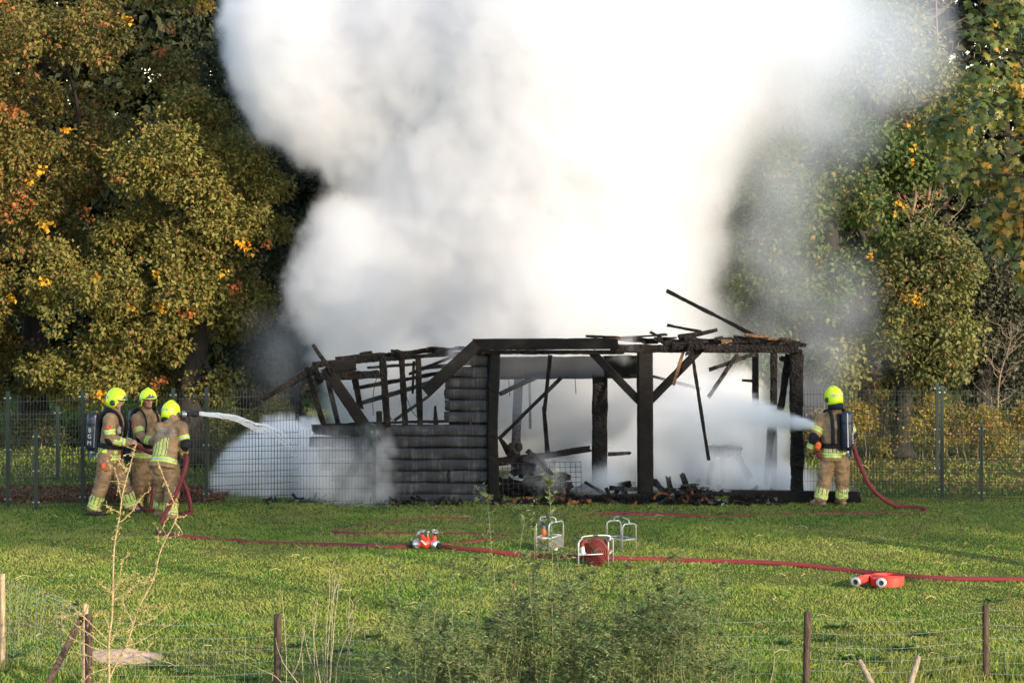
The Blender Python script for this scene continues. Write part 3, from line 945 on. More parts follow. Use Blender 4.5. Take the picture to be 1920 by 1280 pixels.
for k in range(20):
    x = random.uniform(1190, 1480); y = 640 + random.uniform(-8, 4); s = random.uniform(8, 26)
    timber('burnt_chunk', shed, (x, y, F0 + random.uniform(-.1, .5)), (x + s, y + random.uniform(-4, 4), F0 + random.uniform(-.1, .5)), random.uniform(4, 9), .08, random.choice(['char', 'char', 'char_brown', 'char_grey']), .4)
for k in range(14):
    x = random.uniform(600, 870); y = 676 - (x - 600) * .075 + random.uniform(-8, 3); s = random.uniform(8, 26)
    timber('burnt_chunk', shed, (x, y, F0 + random.uniform(0, .4)), (x + s, y - s * .08 + random.uniform(-3, 3), F0 + random.uniform(0, .4)), random.uniform(3.5, 7), .08, 'char', .45)

# log siding on the left wall, plank by plank
def plank(x0, x1, yc, hpx, D, ragL, ragR, parent, cut=None):
    h = hpx * D / FPX
    n = max(4, int((x1 - x0) / 7))
    prof = [(-.5, 0), (-.47, -.020), (-.34, -.030), (.0, -.026), (.3, -.020), (.46, -.008), (.5, 0), (.3, .03), (-.3, .03)]
    ph = random.random() * 50
    tilt = random.uniform(-1.3, 1.3)
    rings = []
    for i in range(n + 1):
        s = i / n
        ring = []
        px = x0 + (x1 - x0) * s
        sag = 1.1 * mnoise.noise((px * .012, ph, 0)) + tilt * (s - .5)
        for j, (u, v) in enumerate(prof):
            ex = 0
            if i == 0: ex = -ragL * random.random()
            if i == n: ex = ragR * random.random()
            c = P(px + ex, yc + sag, D)
            if abs(u) > .4: sag2 = 1.0 * mnoise.noise((px * .06, ph + u * 3, 5)) + .9 * max(0, mnoise.noise((px * .17, ph, u * 4)) - .15)
            else: sag2 = 0
            c = P(px + ex, yc + sag - (1 if u > 0 else -1) * -sag2 * .8, D)
            lowbite = 0
            if ragL > 3 and s < .3 and u < 0: lowbite = random.random() * .3
            ring.append(c + Vector((0, v * (1 + .3 * mnoise.noise((px * .05, ph, j))), u * h * (1 - lowbite) * .985)))
        rings.append(ring)
    mb = MB(); mb.rings(rings, True)
    me = mb.mesh('plank', [MT['plank']], smooth=False)
    me.polygons.foreach_set('use_smooth', [len(p.vertices) == 4 for p in me.polygons])
    return link_mesh('plank', me, parent)
pitch = 22.05
rows_top = [(886, 655), (870, 676), (848, 697.5), (838, 718), (836, 739), (838, 760), (836, 782)]
for xl, yc in rows_top:
    plank(xl, 918, yc, pitch, F0 + .06, 5, 0, shed)
rows_low = [(594, 806), (590, 828), (606, 850), (611, 871.5), (628, 893.5), (632, 915), (634, 935)]
for k, (xl, yc) in enumerate(rows_low):
    if k == 4:
        plank(xl, 838, yc, pitch, F0 + .06, 9, 2, shed); plank(841, 918, yc, pitch, F0 + .05, 2, 0, shed)
    elif k == 0:
        plank(xl, 690, yc, pitch, F0 + .06, 12, 6, shed); plank(693, 918, yc, pitch, F0 + .055, 3, 0, shed)
    else:
        plank(xl, 918, yc, pitch, F0 + .06, 12, 0, shed)
timber('gap_backing', shed, (899, 658, F0 + .15), (899, 942, F0 + .15), 32, .03, 'char_smooth', .03)  # added dark backing, keeps bright smoke from showing through the plank gaps
timber('gap_backing', shed, (862, 706, F0 + .16), (862, 942, F0 + .16), 40, .03, 'char_smooth', .03)
timber('gap_backing', shed, (660, 872, F0 + .18), (842, 872, F0 + .18), 136, .03, 'char_smooth', .03)
# charred sill on the low siding
timber('window_sill', shed, (607, 796, F0 + .1), (838, 789, F0 + .1), 6, .12, 'char', .35)
# left frame: studs, plates, rafters
timber('rafter', shed, (494, 749, F0 - .1), (596, 684, F0 + .05), 11, .09, 'char', .2, taper=(.85, 1), ragged=(.03, 0))
timber('rafter', shed, (546, 722, F0 + .9), (590, 698, F0 + .9), 7, .07, 'char_grey', .2)
timber('stud', shed, (575, 692, F0 + .1), (609, 802, F0 + .1), 10, .09, 'char', .2)
timber('stud', shed, (614, 708, F0 + .7), (635, 800, F0 + .7), 10, .09, 'char_grey', .16)
timber('stud', shed, (665, 708, F0 + .5), (676, 765, F0 + .5), 11, .09, 'char', .16)
timber('stud', shed, (717, 668, F0 + .08), (726, 797, F0 + .08), 13.5, .10, 'char', .13)
timber('stud', shed, (753, 672, F0 + .08), (760, 795, F0 + .08), 11.5, .10, 'char', .13)
timber('stud', shed, (784, 672, F0 + .08), (788, 793, F0 + .08), 11.5, .10, 'char', .13)
timber('stud', shed, (776, 680, F0 + .3), (774, 733, F0 + .3), 5, .05, 'char', .2)
timber('stud', shed, (711, 774, F0), (712, 803, F0), 11, .09, 'char_smooth', .1)
timber('stud', shed, (816, 762, F0 + .1), (817, 792, F0 + .1), 8, .08, 'char', .2, taper=(.6, 1.1))
timber('wall_plate', shed, (590, 684, F0 + .12), (700, 670, F0 + .12), 11, .11, 'char', .22, ragged=(.04, .05))
timber('wall_plate', shed, (628, 680, F0 + .1), (884, 661, F0 + .1), 8.5, .1, 'char', .25, ragged=(.04, 0))
timber('wall_plate', shed, (634, 672, F0 + .25), (880, 652, F0 + .3), 7.5, .1, 'char', .32, ragged=(.06, 0))
timber('header', shed, (622, 687, F0), (665, 684, F0), 20, .07, 'char_smooth', .08, ragged=(.02, .03))
timber('header', shed, (595, 706, F0 + .02), (708, 701, F0 + .02), 16, .08, 'char', .12, ragged=(.05, .05))
timber('header', shed, (590, 690, F0 + .05), (600, 716, F0 + .05), 14, .08, 'char', .3)
timber('rafter', shed, (676, 726, F0 + 1.2), (840, 696, F0 + 1.4), 7.5, .08, 'char', .2)
timber('rafter', shed, (692, 689, F0 + 1.6), (785, 682, F0 + 1.7), 5, .07, 'char_grey', .2)
timber('rafter', shed, (789, 690, F0 + 1.1), (852, 684, F0 + 1.2), 7, .07, 'char_grey', .2)
timber('rafter', shed, (679, 755, F0 + 1.7), (840, 707, F0 + 1.9), 8.5, .08, 'char_grey', .12)
timber('rafter', shed, (742, 786, F0 + 1.9), (800, 745, F0 + 2.1), 6, .07, 'char_grey', .12)
timber('rafter', shed, (770, 700, F0 + 1.0), (850, 668, F0 + 1.0), 6, .07, 'char', .25)
# back frame, veiled by smoke
timber('header', shed, (925, 690, F0 + 2.1), (1196, 688, F0 + 2.1), 42, .1, 'char_smooth', .04, ragged=(.02, .02))
timber('header', shed, (1142, 687, F0 + .9), (1196, 687, F0 + .9), 42, .1, 'char_smooth', .05, ragged=(.1, .02))
timber('post', shed, (1125, 706, F0 + 1.2), (1124, 940, F0 + 1.2), 29, .2, 'char', .06, ragged=(.03, 0))
timber('post', shed, (1416, 660, F0 + 1.9), (1417, 925, F0 + 1.9), 12.5, .12, 'char_smooth', .06)
timber('post', shed, (1451, 660, F0 + 1.5), (1450, 930, F0 + 1.5), 13, .12, 'char', .1)
timber('batten', shed, (1395, 713, F0 + 1.8), (1412, 714, F0 + 1.8), 5, .06, 'char', .1)
timber('post', shed, (972, 712, F0 + 3.0), (964, 930, F0 + 3.0), 17, .14, 'char_grey', .08)
timber('stud', shed, (993, 715, F0 + 3.1), (994, 800, F0 + 3.1), 5, .06, 'char_grey', .08)
timber('rafter', shed, (940, 737, F0 + 1.9), (1006, 706, F0 + 2.1), 9, .08, 'char_smooth', .12)
timber('rafter', shed, (1330, 742, F0 + 1.6), (1380, 668, F0 + 1.7), 8, .08, 'char_grey', .15)
timber('rafter', shed, (1332, 692, F0 + 1.7), (1412, 664, F0 + 1.8), 8, .08, 'char_grey', .2)
timber('rafter', shed, (1226, 706, F0 + 2.4), (1310, 728, F0 + 2.4), 6, .07, 'char_grey', .15)

# loose wires dangling in the frame
for pts in [[(707, 705), (701, 730), (699, 755), (700, 778)], [(761, 740), (768, 760), (776, 775), (786, 785)], [(731, 780), (742, 800), (752, 820), (770, 822)], [(790, 818), (806, 806), (816, 797)], [(1078, 709), (1080, 738)], [(954, 712), (956, 742)]]:
    mb = MB(); mb.tube(spline([P(x, y, F0 - .05 if x < 900 else F0 + 1.6) for x, y in pts], 5), .006, 5); mb.build('cable', MT['black'], shed)

# ------------------------------------------------------------------ fallen timbers and rubble (each lies loose)
def loose(name, label, p0, p1, wpx, d=.1, m='char', rough=.16, cat='beam', group='fallen timbers', **kw):
    o = timber(name, None, p0, p1, wpx, d, m, rough, **kw)
    me = o.data; c = P(*p0)
    me.transform(Matrix.Translation(-c)); o.location = c
    ORIGIN[o.name] = c
    return tag(o, label, cat, group)
loose('fallen_beam', 'long scorched beam leaning across the left window openings', (588, 648, F0 - .35), (624, 700, F0 - .3), 9, .06, 'char', .1, taper=(.7, 1.2))
b = loose('fallen_beam', 'broad charred board slanting down in front of the low siding', (612, 692, F0 - .28), (700, 822, F0 - .18), 22, .05, 'char_smooth', .05, taper=(.9, 1.1), ragged=(.05, .12))
loose('fallen_beam', 'bent charred beam standing on the grass behind the low mesh fence', (688, 824, F0 - .08), (636, 936, F0 - .1), 19, .08, 'char', .12, taper=(1.05, .95))
loose('fallen_beam', 'thick charred beam lying across the rubble inside the shed', (934, 866, F0 + .7), (1098, 842, F0 + .9), 15, .12, 'char', .16, taper=(1.1, .7), ragged=(.02, .1))
loose('fallen_beam', 'thin crooked stud hanging upright over the fallen beam', (1031, 668, F0 + .8), (1021, 770, F0 + .8), 7.5, .06, 'char', .16)
loose('fallen_beam', 'lower half of the crooked stud resting on the fallen beam', (1020, 765, F0 + .8), (1026, 846, F0 + .8), 8.5, .07, 'char', .18, taper=(.9, 1.3))
loose('fallen_beam', 'slanting thin rafter between the corner post and the crooked stud', (938, 820, F0 + .9), (1050, 710, F0 + 1.3), 7, .06, 'char', .12)
loose('fallen_beam', 'short charred prop under the slanting rafter beside the corner post', (938, 822, F0 + .7), (958, 852, F0 + .7), 12, .09, 'char', .2, taper=(.6, 1.4))
loose('fallen_beam', 'short charred stub beside the inner post', (1142, 851, F0 + 1.2), (1180, 849, F0 + 1.2), 7, .07, 'char_grey', .2)
loose('fallen_beam', 'black ground beam lying along the shed front', (1040, 936, F0 - .1), (1244, 931, F0 - .1), 13, .14, 'char', .14)
loose('fallen_beam', 'long black timber with a bevelled end behind the fourth firefighter', (1374, 929, F0 - .05), (1606, 932, F0 - .02), 22, .16, 'char_smooth', .03, ragged=(.04, .08))
loose('fallen_beam', 'thin charred pole lying on the rubble heap', (1252, 917, F0 - .25), (1386, 927, F0 - .2), 7, .06, 'char', .16)
loose('fallen_beam', 'charred diagonal leg in the smoke by the back post', (1447, 800, F0 + 1.35), (1436, 905, F0 + 1.35), 12, .09, 'char', .14, taper=(1.2, .8))
# half-burnt bench in the smoke
bench = thing('burnt_bench', P(1360, 920, F0 + 1.3), 'half-burnt bench standing in the smoke inside the shed', 'bench')
timber('seat', bench, (1330, 846, F0 + 1.3), (1386, 844, F0 + 1.3), 20, .4, 'char', .2)
timber('leg', bench, (1382, 852, F0 + 1.15), (1406, 895, F0 + 1.15), 13, .08, 'char', .12)
timber('leg', bench, (1355, 854, F0 + 1.3), (1357, 905, F0 + 1.3), 9, .08, 'char', .12)
timber('leg', bench, (1338, 854, F0 + 1.45), (1328, 905, F0 + 1.45), 10, .08, 'char', .12)
# burnt wire grid leaning inside
grid = thing('wire_grid', P(1040, 930, F0 + .5), 'bent wire grid leaning in the smoke behind the corner post', 'grid')
mb = MB()
for k in range(16):
    x = 942 + k * 9.8
    mb.tube([P(x, 866 + (k % 3), F0 + .55), P(x + 1.5, 928, F0 + .45)], .004, 4)
for k in range(7):
    y = 866 + k * 9.6
    mb.tube(spline([P(940, y + 2, F0 + .55), P(1010, y + 1, F0 + .52), P(1091, y - 1, F0 + .55)], 4), .004, 4)
mb.build('wires', MT['steel_dark'], grid)
# two round log ends
for k, (x, y) in enumerate([(959, 838), (973, 837)]):
    c = P(x, y, F0 + .75)
    mb = MB(); mb.lathe(c + Vector((0, -.15, 0)), (0, 1, 0), [(0, .035), (.004, .058), (.02, .062), (.3, .06)], 14)
    o = mb.build('log', MT['char_grey'], None, c)
    tag(o, ['round charred log end nearer the corner post', 'round charred log end farther from the corner post'][k], 'log', 'round log ends')
# dark heap below the fallen beam
def heap(label, boxpx, D, n, mats, size, name='rubble', dz=.3):
    x0, x1, ytop, ybase = boxpx
    mb = MB()
    for _ in range(n):
        u = random.random(); v = random.random() ** 1.6
        px = x0 + (x1 - x0) * u
        prof = math.sin(math.pi * min(max(u, .05), .95))
        py = ybase - (ybase - ytop) * v * prof
        c = P(px, py, D + random.uniform(-dz, dz))
        t = Vector((random.gauss(0, 1), random.gauss(0, .6), random.gauss(0, .45))).normalized()
        L = size * random.uniform(.4, 1.4); w = size * random.uniform(.12, .35)
        timber_mesh(mb, c - t * L / 2, c + t * L / 2, w, w * random.uniform(.4, 1), .25, seg=L / 3, mi=random.choices(range(len(mats)), [6] + [1] * (len(mats) - 1))[0])
    o = mb.build(name, [MT[m] for m in mats], None, P((x0 + x1) / 2, ybase, D))
    return tag(o, label, kind='stuff')
MT['ash'] = simple('grey_ash', (.30, .29, .28), .95, (.12, .12, .12), 14, bmp=.5)
MT['blue_cloth'] = simple('scorched_blue_rag', (.16, .20, .30), .8, (.06, .07, .10), 12)
heap('charred heap of wood under the fallen beam', (955, 1050, 858, 925), F0 + .9, 110, ['char', 'char_grey', 'char_smooth'], .38)
heap('line of burnt rubble with orange splinters along the shed front', (930, 1250, 924, 945), F0 - .2, 130, ['char', 'char', 'char_brown', 'char_grey', 'ember_wood'], .17, dz=.15)
heap('rubble heap with rags and orange wood by the pole', (1236, 1345, 908, 944), F0 - .22, 120, ['char', 'char_brown', 'char_grey', 'blue_cloth', 'char_grey'], .18, dz=.2)
heap('low rubble and ash before the long black timber', (1330, 1480, 930, 947), F0 - .3, 80, ['char', 'ash', 'char_brown', 'char', 'char_grey'], .13, dz=.15)
heap('burnt scraps on the grass below the siding', (640, 930, 934, 948), F0 - .3, 70, ['char', 'char_grey', 'char_smooth'], .12, dz=.12)
heap('ashy debris on the shed floor', (940, 1480, 905, 935), F0 + 1.3, 160, ['char', 'char_grey', 'ash'], .3, dz=.8)
heap('burnt scraps behind the low mesh fence', (495, 660, 930, 944), F0 - .05, 60, ['char', 'ash'], .15, dz=.2)
loose('split_log', 'split orange-faced log under the black ground beam', (1056, 940, F0 - .25), (1106, 939, F0 - .25), 7, .1, 'ember_wood', .15, cat='log')
c = P(1242, 936, F0 - .3)
mb = MB(); mb.tube([c + Vector((math.cos(a) * .13, .02 * math.sin(3 * a), math.sin(a) * .10)) for a in [k * math.pi / 10 for k in range(11)]], .018, 6)
tag(mb.build('hoop', MT['ember_wood'], None, c), 'rusty orange hoop sticking out of the rubble', 'hoop')
c = P(1293, 926, F0 - .35)
mb = MB(); mb.ellipsoid(c, (.075, .06, .10), None, 10, 8)
for i, v in enumerate(mb.v): mb.v[i] = tuple(Vector(v) + Vector((random.gauss(0, .012), random.gauss(0, .012), random.gauss(0, .012))))
tag(mb.build('brick_lump', MT['ember_wood'], None, c), 'scorched red lump on the rubble heap', 'rubble')
# ------------------------------------------------------------------ firefighters
def cloth_mat(name, c, c2, rough=.85):
    m, nt, b = nmat(name)
    b.inputs['Roughness'].default_value = rough
    b.inputs['Specular IOR Level'].default_value = .2
    co = coords(nt, 'Object')
    n = tex(nt, co, 5, 5, .6); n2 = tex(nt, co, 160, 2)
    nt.links.new(ramp(nt, n, [(.30, tuple(x * .72 for x in c2)), (.45, c2), (.62, c)]), b.inputs['Base Color'])
    ad = nt.nodes.new('ShaderNodeMath'); ad.operation = 'MULTIPLY_ADD'
    nt.links.new(n2, ad.inputs[0]); ad.inputs[1].default_value = .25; nt.links.new(tex(nt, co, 16, 4), ad.inputs[2])
    bump(nt, b, ad.outputs[0], .35, .02)
    return m
MT['tan'] = cloth_mat('tan_turnout_cloth', (.345, .225, .125), (.245, .155, .085))
MT['lime_tape'] = simple('lime_reflective_tape', (.62, .80, .05), .45, (.50, .66, .06), 30)
MT['silver_tape'] = simple('silver_reflective_tape', (.46, .48, .46), .4, (.34, .36, .35), 40)
MT['pad'] = cloth_mat('black_pad_cloth', (.018, .018, .021), (.010, .010, .012), .7)
MT['worn'] = cloth_mat('worn_grey_cloth', (.36, .31, .27), (.22, .17, .12))
MT['skin'] = simple('skin', (.50, .27, .19), .5, (.42, .21, .145), 14, detail=3)
MT['eye'] = simple('dark_eye', (.05, .035, .03), .3, (.03, .02, .02))
MT['lip'] = simple('lip', (.36, .14, .11), .5, (.30, .11, .09))
MT['hair'] = simple('short_brown_hair', (.06, .04, .025), .7, (.03, .02, .012), 60)
MT['helmet'] = simple('lime_helmet_shell', (.72, .93, .02), .28, (.68, .90, .02), 6)
MT['navy'] = cloth_mat('navy_cloth', (.014, .020, .045), (.008, .012, .026), .65)
MT['navy_hard'] = simple('navy_cylinder', (.016, .024, .055), .35, (.010, .015, .035), 9)
MT['strap_red'] = simple('red_strap', (.55, .05, .04), .6)
MT['blue_knob'] = simple('blue_valve_knob', (.03, .12, .40), .35)
MT['white_tape'] = simple('pale_grey_tape', (.62, .63, .63), .5)
MT['boot'] = simple('black_boot_leather', (.016, .015, .014), .5, (.03, .025, .02), 10, bmp=.2)
MT['tan_boot'] = simple('dusty_brown_boot', (.24, .15, .08), .6, (.14, .085, .045), 10, bmp=.2)
MT['badge_red'] = simple('red_badge', (.60, .07, .05), .5)
MT['badge_gold'] = simple('orange_badge_mark', (.75, .22, .08), .5)
MT['glove'] = simple('dark_glove', (.02, .02, .024), .7, (.03, .02, .02), 20)

def hand(mb, wrist, d, back, r_side, curl=.9, size=1.0, mi=0, thumb=1):
    """palm and five fingers; d = along the hand, back = out of the back of the hand"""
    d = Vector(d).normalized(); back = Vector(back); back = (back - d * back.dot(d)).normalized()
    side = d.cross(back) * r_side
    s = size
    mb.capsule(wrist - d * .03, wrist + d * .02, .028 * s, .030 * s, 10, mi)
    pc = wrist + d * .055 * s
    mb.ellipsoid(pc, (.042 * s, .052 * s, .017 * s), Matrix((side, d, back)).transposed(), 12, 8, mi)
    for k, (off, L) in enumerate([(-.031, .070), (-.0105, .080), (.0105, .075), (.031, .060)]):
        p = pc + side * off * s + d * .040 * s
        dd, bk = d.copy(), back.copy()
        for seg, (fr, rad) in enumerate([(.45, .0092), (.32, .0085), (.25, .0075)]):
            an = curl * (.55 if seg == 0 else .95)
            dd = (dd * math.cos(an) - back * math.sin(an)).normalized() if seg == 0 else (dd * math.cos(an) - bk * math.sin(an)).normalized()
            bk = (back - dd * back.dot(dd)).normalized() if seg == 0 else (bk - dd * bk.dot(dd)).normalized()
            q = p + dd * L * fr * s
            mb.capsule(p, q, rad * s, rad * .92 * s, 8, mi)
            p = q
    p = pc - d * .02 * s - side * .034 * s
    dd = (-side * .75 + d * .65 - back * .25).normalized()
    for L, rad, bend in [(.036, .0115, .3), (.030, .010, .5), (.024, .009, .4)]:
        q = p + dd * L * s
        mb.capsule(p, q, rad * s, rad * .9 * s, 8, mi)
        dd = (dd * math.cos(bend) + (d * .5 - back * .8).normalized() * math.sin(bend)).normalized()
        p = q

def face_bone(co, bones):
    """nearest bone of each point: index and position along it"""
    best = np.full(len(co), 1e9); bi = np.zeros(len(co), int); bt = np.zeros(len(co))
    for k, (a, b, r) in enumerate(bones):
        a = np.array(a); b = np.array(b); ab = b - a
        t = ((co - a) @ ab) / (ab @ ab)
        tc = np.clip(t, 0, 1)
        dd = np.linalg.norm(co - (a + tc[:, None] * ab), axis=1) / r
        w = dd < best
        best[w] = dd[w]; bi[w] = k; bt[w] = t[w]
    return bi, bt

def crumple(me, amp, scale, seed, stretch=(1, 1, 1)):
    me.update()
    nv = len(me.vertices)
    nr = np.zeros(nv * 3); me.vertex_normals.foreach_get('vector', nr) if hasattr(me, 'vertex_normals') else None
    nr = nr.reshape(-1, 3)
    for i, v in enumerate(me.vertices):
        c = v.co
        k = mnoise.noise((c.x * scale * stretch[0] + seed, c.y * scale * stretch[1], c.z * scale * stretch[2]))
        k2 = mnoise.noise((c.x * scale * 2.3, c.y * scale * 2.3 + seed, c.z * scale * 3.4))
        a = amp * (k * .8 + (.5 - abs(k2)) * .7)
        v.co = c + Vector(nr[i]) * a
    me.update()

def person(label, J, face, headf, headup=(0, 0, 1), hands=(), stripes=None, boot='boot', pack=True, hunch=0.0, jacket_len=.16, group='firefighters at work'):
    f = Vector((face[0], face[1], 0)).normalized()
    up = Vector((0, 0, 1))
    r = f.cross(up)
    pel, chest, neck, head = J['pelvis'], J['chest'], J['neck'], J['head']
    root_loc = Vector((pel.x, pel.y, 0))
    root = thing('person', root_loc, label, 'person', group)
    sp = (neck - pel).normalized()
    fs = (f - sp * f.dot(sp)).normalized(); rs = fs.cross(sp)
    hf = Vector(headf).normalized(); hu = Vector(headup); hu = (hu - hf * hu.dot(hf)).normalized(); hr = hf.cross(hu)
    H = Matrix((hr, hf, hu)).transposed()
    hw = lambda x, y, z: head + hr * x + hf * y + hu * z
    # --- body: one skin from head to feet
    mb = MB()
    mb.ellipsoid(hw(0, -.005, .015), (.074, .095, .108), H, 18, 12)
    mb.ellipsoid(hw(0, .022, -.055), (.054, .062, .062), H, 14, 8)
    mb.capsule(hw(0, .082, .012), hw(0, .108, -.022), .010, .015, 8)
    for s in (-1, 1):
        mb.ellipsoid(hw(s * .076, -.005, -.008), (.012, .02, .032), H, 8, 6)
        mb.ellipsoid(hw(s * .032, .076, .028), (.022, .014, .008), H, 8, 6)
    mb.ellipsoid(hw(0, .086, -.052), (.026, .012, .010), H, 8, 6)
    mb.capsule(head - hu * .05, neck - sp * .04, .052, .058)
    mb.capsule(neck - sp * .05, chest, .09, .13); mb.capsule(chest, pel, .13, .12)
    for s in 'LR':
        mb.capsule(neck - sp * .06, J['sh' + s], .07, .055)
        mb.capsule(J['sh' + s], J['el' + s], .05, .04); mb.capsule(J['el' + s], J['wr' + s], .038, .028)
        mb.capsule(pel, J['hip' + s], .10, .085)
        mb.capsule(J['hip' + s], J['kn' + s], .08, .055); mb.capsule(J['kn' + s], J['an' + s], .052, .04)
        mb.capsule(J['an' + s] + Vector((0, 0, .0)), J['an' + s] + J['toe' + s] * .12 - Vector((0, 0, .05)), .04, .03)
    for w, d, bk, sd, cu in hands:
        hand(mb, w, d, bk, sd, cu)
    me = remesh(mb, 'body', .0098, 1)
    for m in ('skin', 'eye', 'lip', 'hair', 'glove'): me.materials.append(MT[m])
    co = np.zeros(len(me.polygons) * 3); me.polygons.foreach_get('center', co); co = co.reshape(-1, 3)
    loc = (co - np.array(head)) @ np.array(H)
    mi = np.zeros(len(co), int)
    for s in (-1, 1):
        mi[(np.abs(loc[:, 0] - s * .032) < .017) & (np.abs(loc[:, 2] - .010) < .009) & (loc[:, 1] > .05)] = 1
        mi[(np.abs(loc[:, 0] - s * .032) < .022) & (np.abs(loc[:, 2] - .032) < .006) & (loc[:, 1] > .05)] = 3
    mi[(np.abs(loc[:, 0]) < .027) & (np.abs(loc[:, 2] + .052) < .008) & (loc[:, 1] > .06)] = 2
    mi[(loc[:, 2] > -.06) & (loc[:, 1] < -.015) & (loc[:, 2] < .2) & (np.linalg.norm(loc, axis=1) < .2)] = 3
    if J.get('gloves'):
        for w, d, bk, sd, cu in hands:
            mi[np.linalg.norm(co - np.array(w + Vector(d).normalized() * .08), axis=1) < .125] = 4
    me.polygons.foreach_set('material_index', mi.astype(np.int32))
    link_mesh('body', me, root)
    # --- trousers
    mb = MB()
    mb.capsule(pel + rs * .065 + up * .03, pel - rs * .065 + up * .03, .135, .135, 16)
    bones = []
    for s in 'LR':
        h, k, a = J['hip' + s], J['kn' + s], J['an' + s]
        mb.capsule(pel + up * .02, h, .135, .132, 14); mb.capsule(h, k, .134, .108, 16); mb.capsule(k, a + (k - a).normalized() * .02, .108, .098, 16)
        out = (h - pel); out.z = 0; out.normalize()
        mb.ellipsoid(h.lerp(k, .52) + out * .075, (.055, .075, .10), Matrix((out, out.cross(up), up)).transposed(), 12, 8)
        bones += [(h, k, .13), (k, a, .1)]
    me = remesh(mb, 'trousers', .0125, 3)
    for m in ('tan', 'lime_tape', 'silver_tape', 'pad', 'worn'): me.materials.append(MT[m])
    crumple(me, .025, 9, random.random() * 50, (1, 1, 1.7))
    co = np.zeros(len(me.polygons) * 3); me.polygons.foreach_get('center', co); co = co.reshape(-1, 3)
    bi, bt = face_bone(co, bones)
    mi = np.zeros(len(co), int)
    for q, s in enumerate('LR'):
        k, a = J['kn' + s], J['an' + s]
        ax = (a - k).normalized()
        leg = bi == q * 2 + 1
        fl = (f - ax * f.dot(ax)).normalized(); rl = ax.cross(fl)
        rel = co - np.array(k)
        u, v = rel @ np.array(rl), rel @ np.array(fl)
        ang = np.arctan2(u, v) * .1
        L = (a - k).length
        d = rel @ np.array(ax) / L
        z0, z1 = .48, .86
        vert = leg & (d > z0) & (d < z1)
        ph = np.mod(ang + 10, .062)
        mi[vert & (ph < .040)] = 1
        mi[vert & (ph > .013) & (ph < .027)] = 2
        band = leg & (d > .80) & (d < .97)
        mi[band] = 1
        mi[leg & (d > .855) & (d < .915)] = 2
        th = bi == q * 2
        mi[(bi >= q * 2) & (bi <= q * 2 + 1) & (np.linalg.norm(co - np.array(k + fl * .1), axis=1) < .085)] = 4 if stripes and stripes.get('worn') else 0
    me.polygons.foreach_set('material_index', mi.astype(np.int32))
    trousers = link_mesh('trousers', me, root)
    for s in 'LR':                                          # cargo pocket with a flap
        h, k = J['hip' + s], J['kn' + s]
        out = (h - pel); out.z = 0; out.normalize()
        c = h.lerp(k, .42) + out * .118
        m2 = MB(); m2.box(c, out * .012, out.cross(up) * .072, up * .022)
        m2.build('pocket_flap', MT['tan'], trousers)
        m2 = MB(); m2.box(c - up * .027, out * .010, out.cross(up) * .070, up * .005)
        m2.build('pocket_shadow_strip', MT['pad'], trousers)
    # --- jacket
    mb = MB()
    hem = pel - sp * jacket_len * .55
    cc = pel.lerp(neck, .5)
    stations = [(hem, .232, .192), (pel, .218, .178), (pel.lerp(neck, .28), .192, .155), (pel.lerp(neck, .55), .205, .16), (pel.lerp(neck, .8), .205, .15), (pel.lerp(neck, .93), .15, .11), (neck + sp * .015, .085, .085)]
    mb.rings([[c + fs * hunch * math.sin(math.pi * i / 6) * -1 + rs * a * math.cos(2 * math.pi * j / 20) + fs * b * math.sin(2 * math.pi * j / 20) for j in range(20)] for i, (c, a, b) in enumerate(stations)])
    mb.capsule(neck - sp * .03, neck + sp * .045, .088, .080, 14)
    bones = [(hem, neck, .19)]
    for s in 'LR':
        S, E, W = J['sh' + s], J['el' + s], J['wr' + s]
        mb.capsule(pel.lerp(neck, .82), S, .12, .092, 14)
        mb.capsule(S, E, .092, .078, 14); mb.capsule(E, W, .078, .062, 14)
        bones += [(S, E, .085), (E, W, .072)]
    me = remesh(mb, 'jacket', .0115, 3)
    for m in ('tan', 'lime_tape', 'silver_tape', 'pad', 'worn'): me.materials.append(MT[m])
    crumple(me, .021, 10, random.random() * 50, (1, 1, 1.5))
    co = np.zeros(len(me.polygons) * 3); me.polygons.foreach_get('center', co); co = co.reshape(-1, 3)
    bi, bt = face_bone(co, bones)
    mi = np.zeros(len(co), int)
    Lt = (neck - hem).length
    z = (co - np.array(hem)) @ np.array(sp)
    x = (co - np.array(hem)) @ np.array(rs); y = (co - np.array(hem)) @ np.array(fs)
    tor = bi == 0
    st = stripes or {}
    hb = st.get('hem', .10)
    b1 = tor & (z > hb) & (z < hb + .075); mi[b1] = 1
    mi[tor & (z > hb + .025) & (z < hb + .052)] = 2
    vt = st.get('vert', .40)
    back = tor & (y < .02) & (z > hb + .085) & (z < hb + vt + .28 * (x - st.get('vx', 0)) * st.get('vslope', 0))
    if 'vlo' in st: back &= x > st['vlo']
    if 'vhi' in st: back &= x < st['vhi']
    ph = np.mod(x + 10, st.get('vp', .058))
    mi[back & (ph < .036)] = 1
    mi[back & (ph > .012) & (ph < .025)] = 2
    front = tor & (y > .05) & (z > hb + .085) & (z < hb + .3) & (np.abs(np.abs(x) - .12) < .03)
    mi[front] = 1; mi[front & (np.abs(np.abs(x) - .12) < .011)] = 2
    if st.get('worn'):
        mi[tor & (y < -.02) & (z > Lt * .60) & (z < Lt * .80) & (np.abs(x) < .15)] = 4
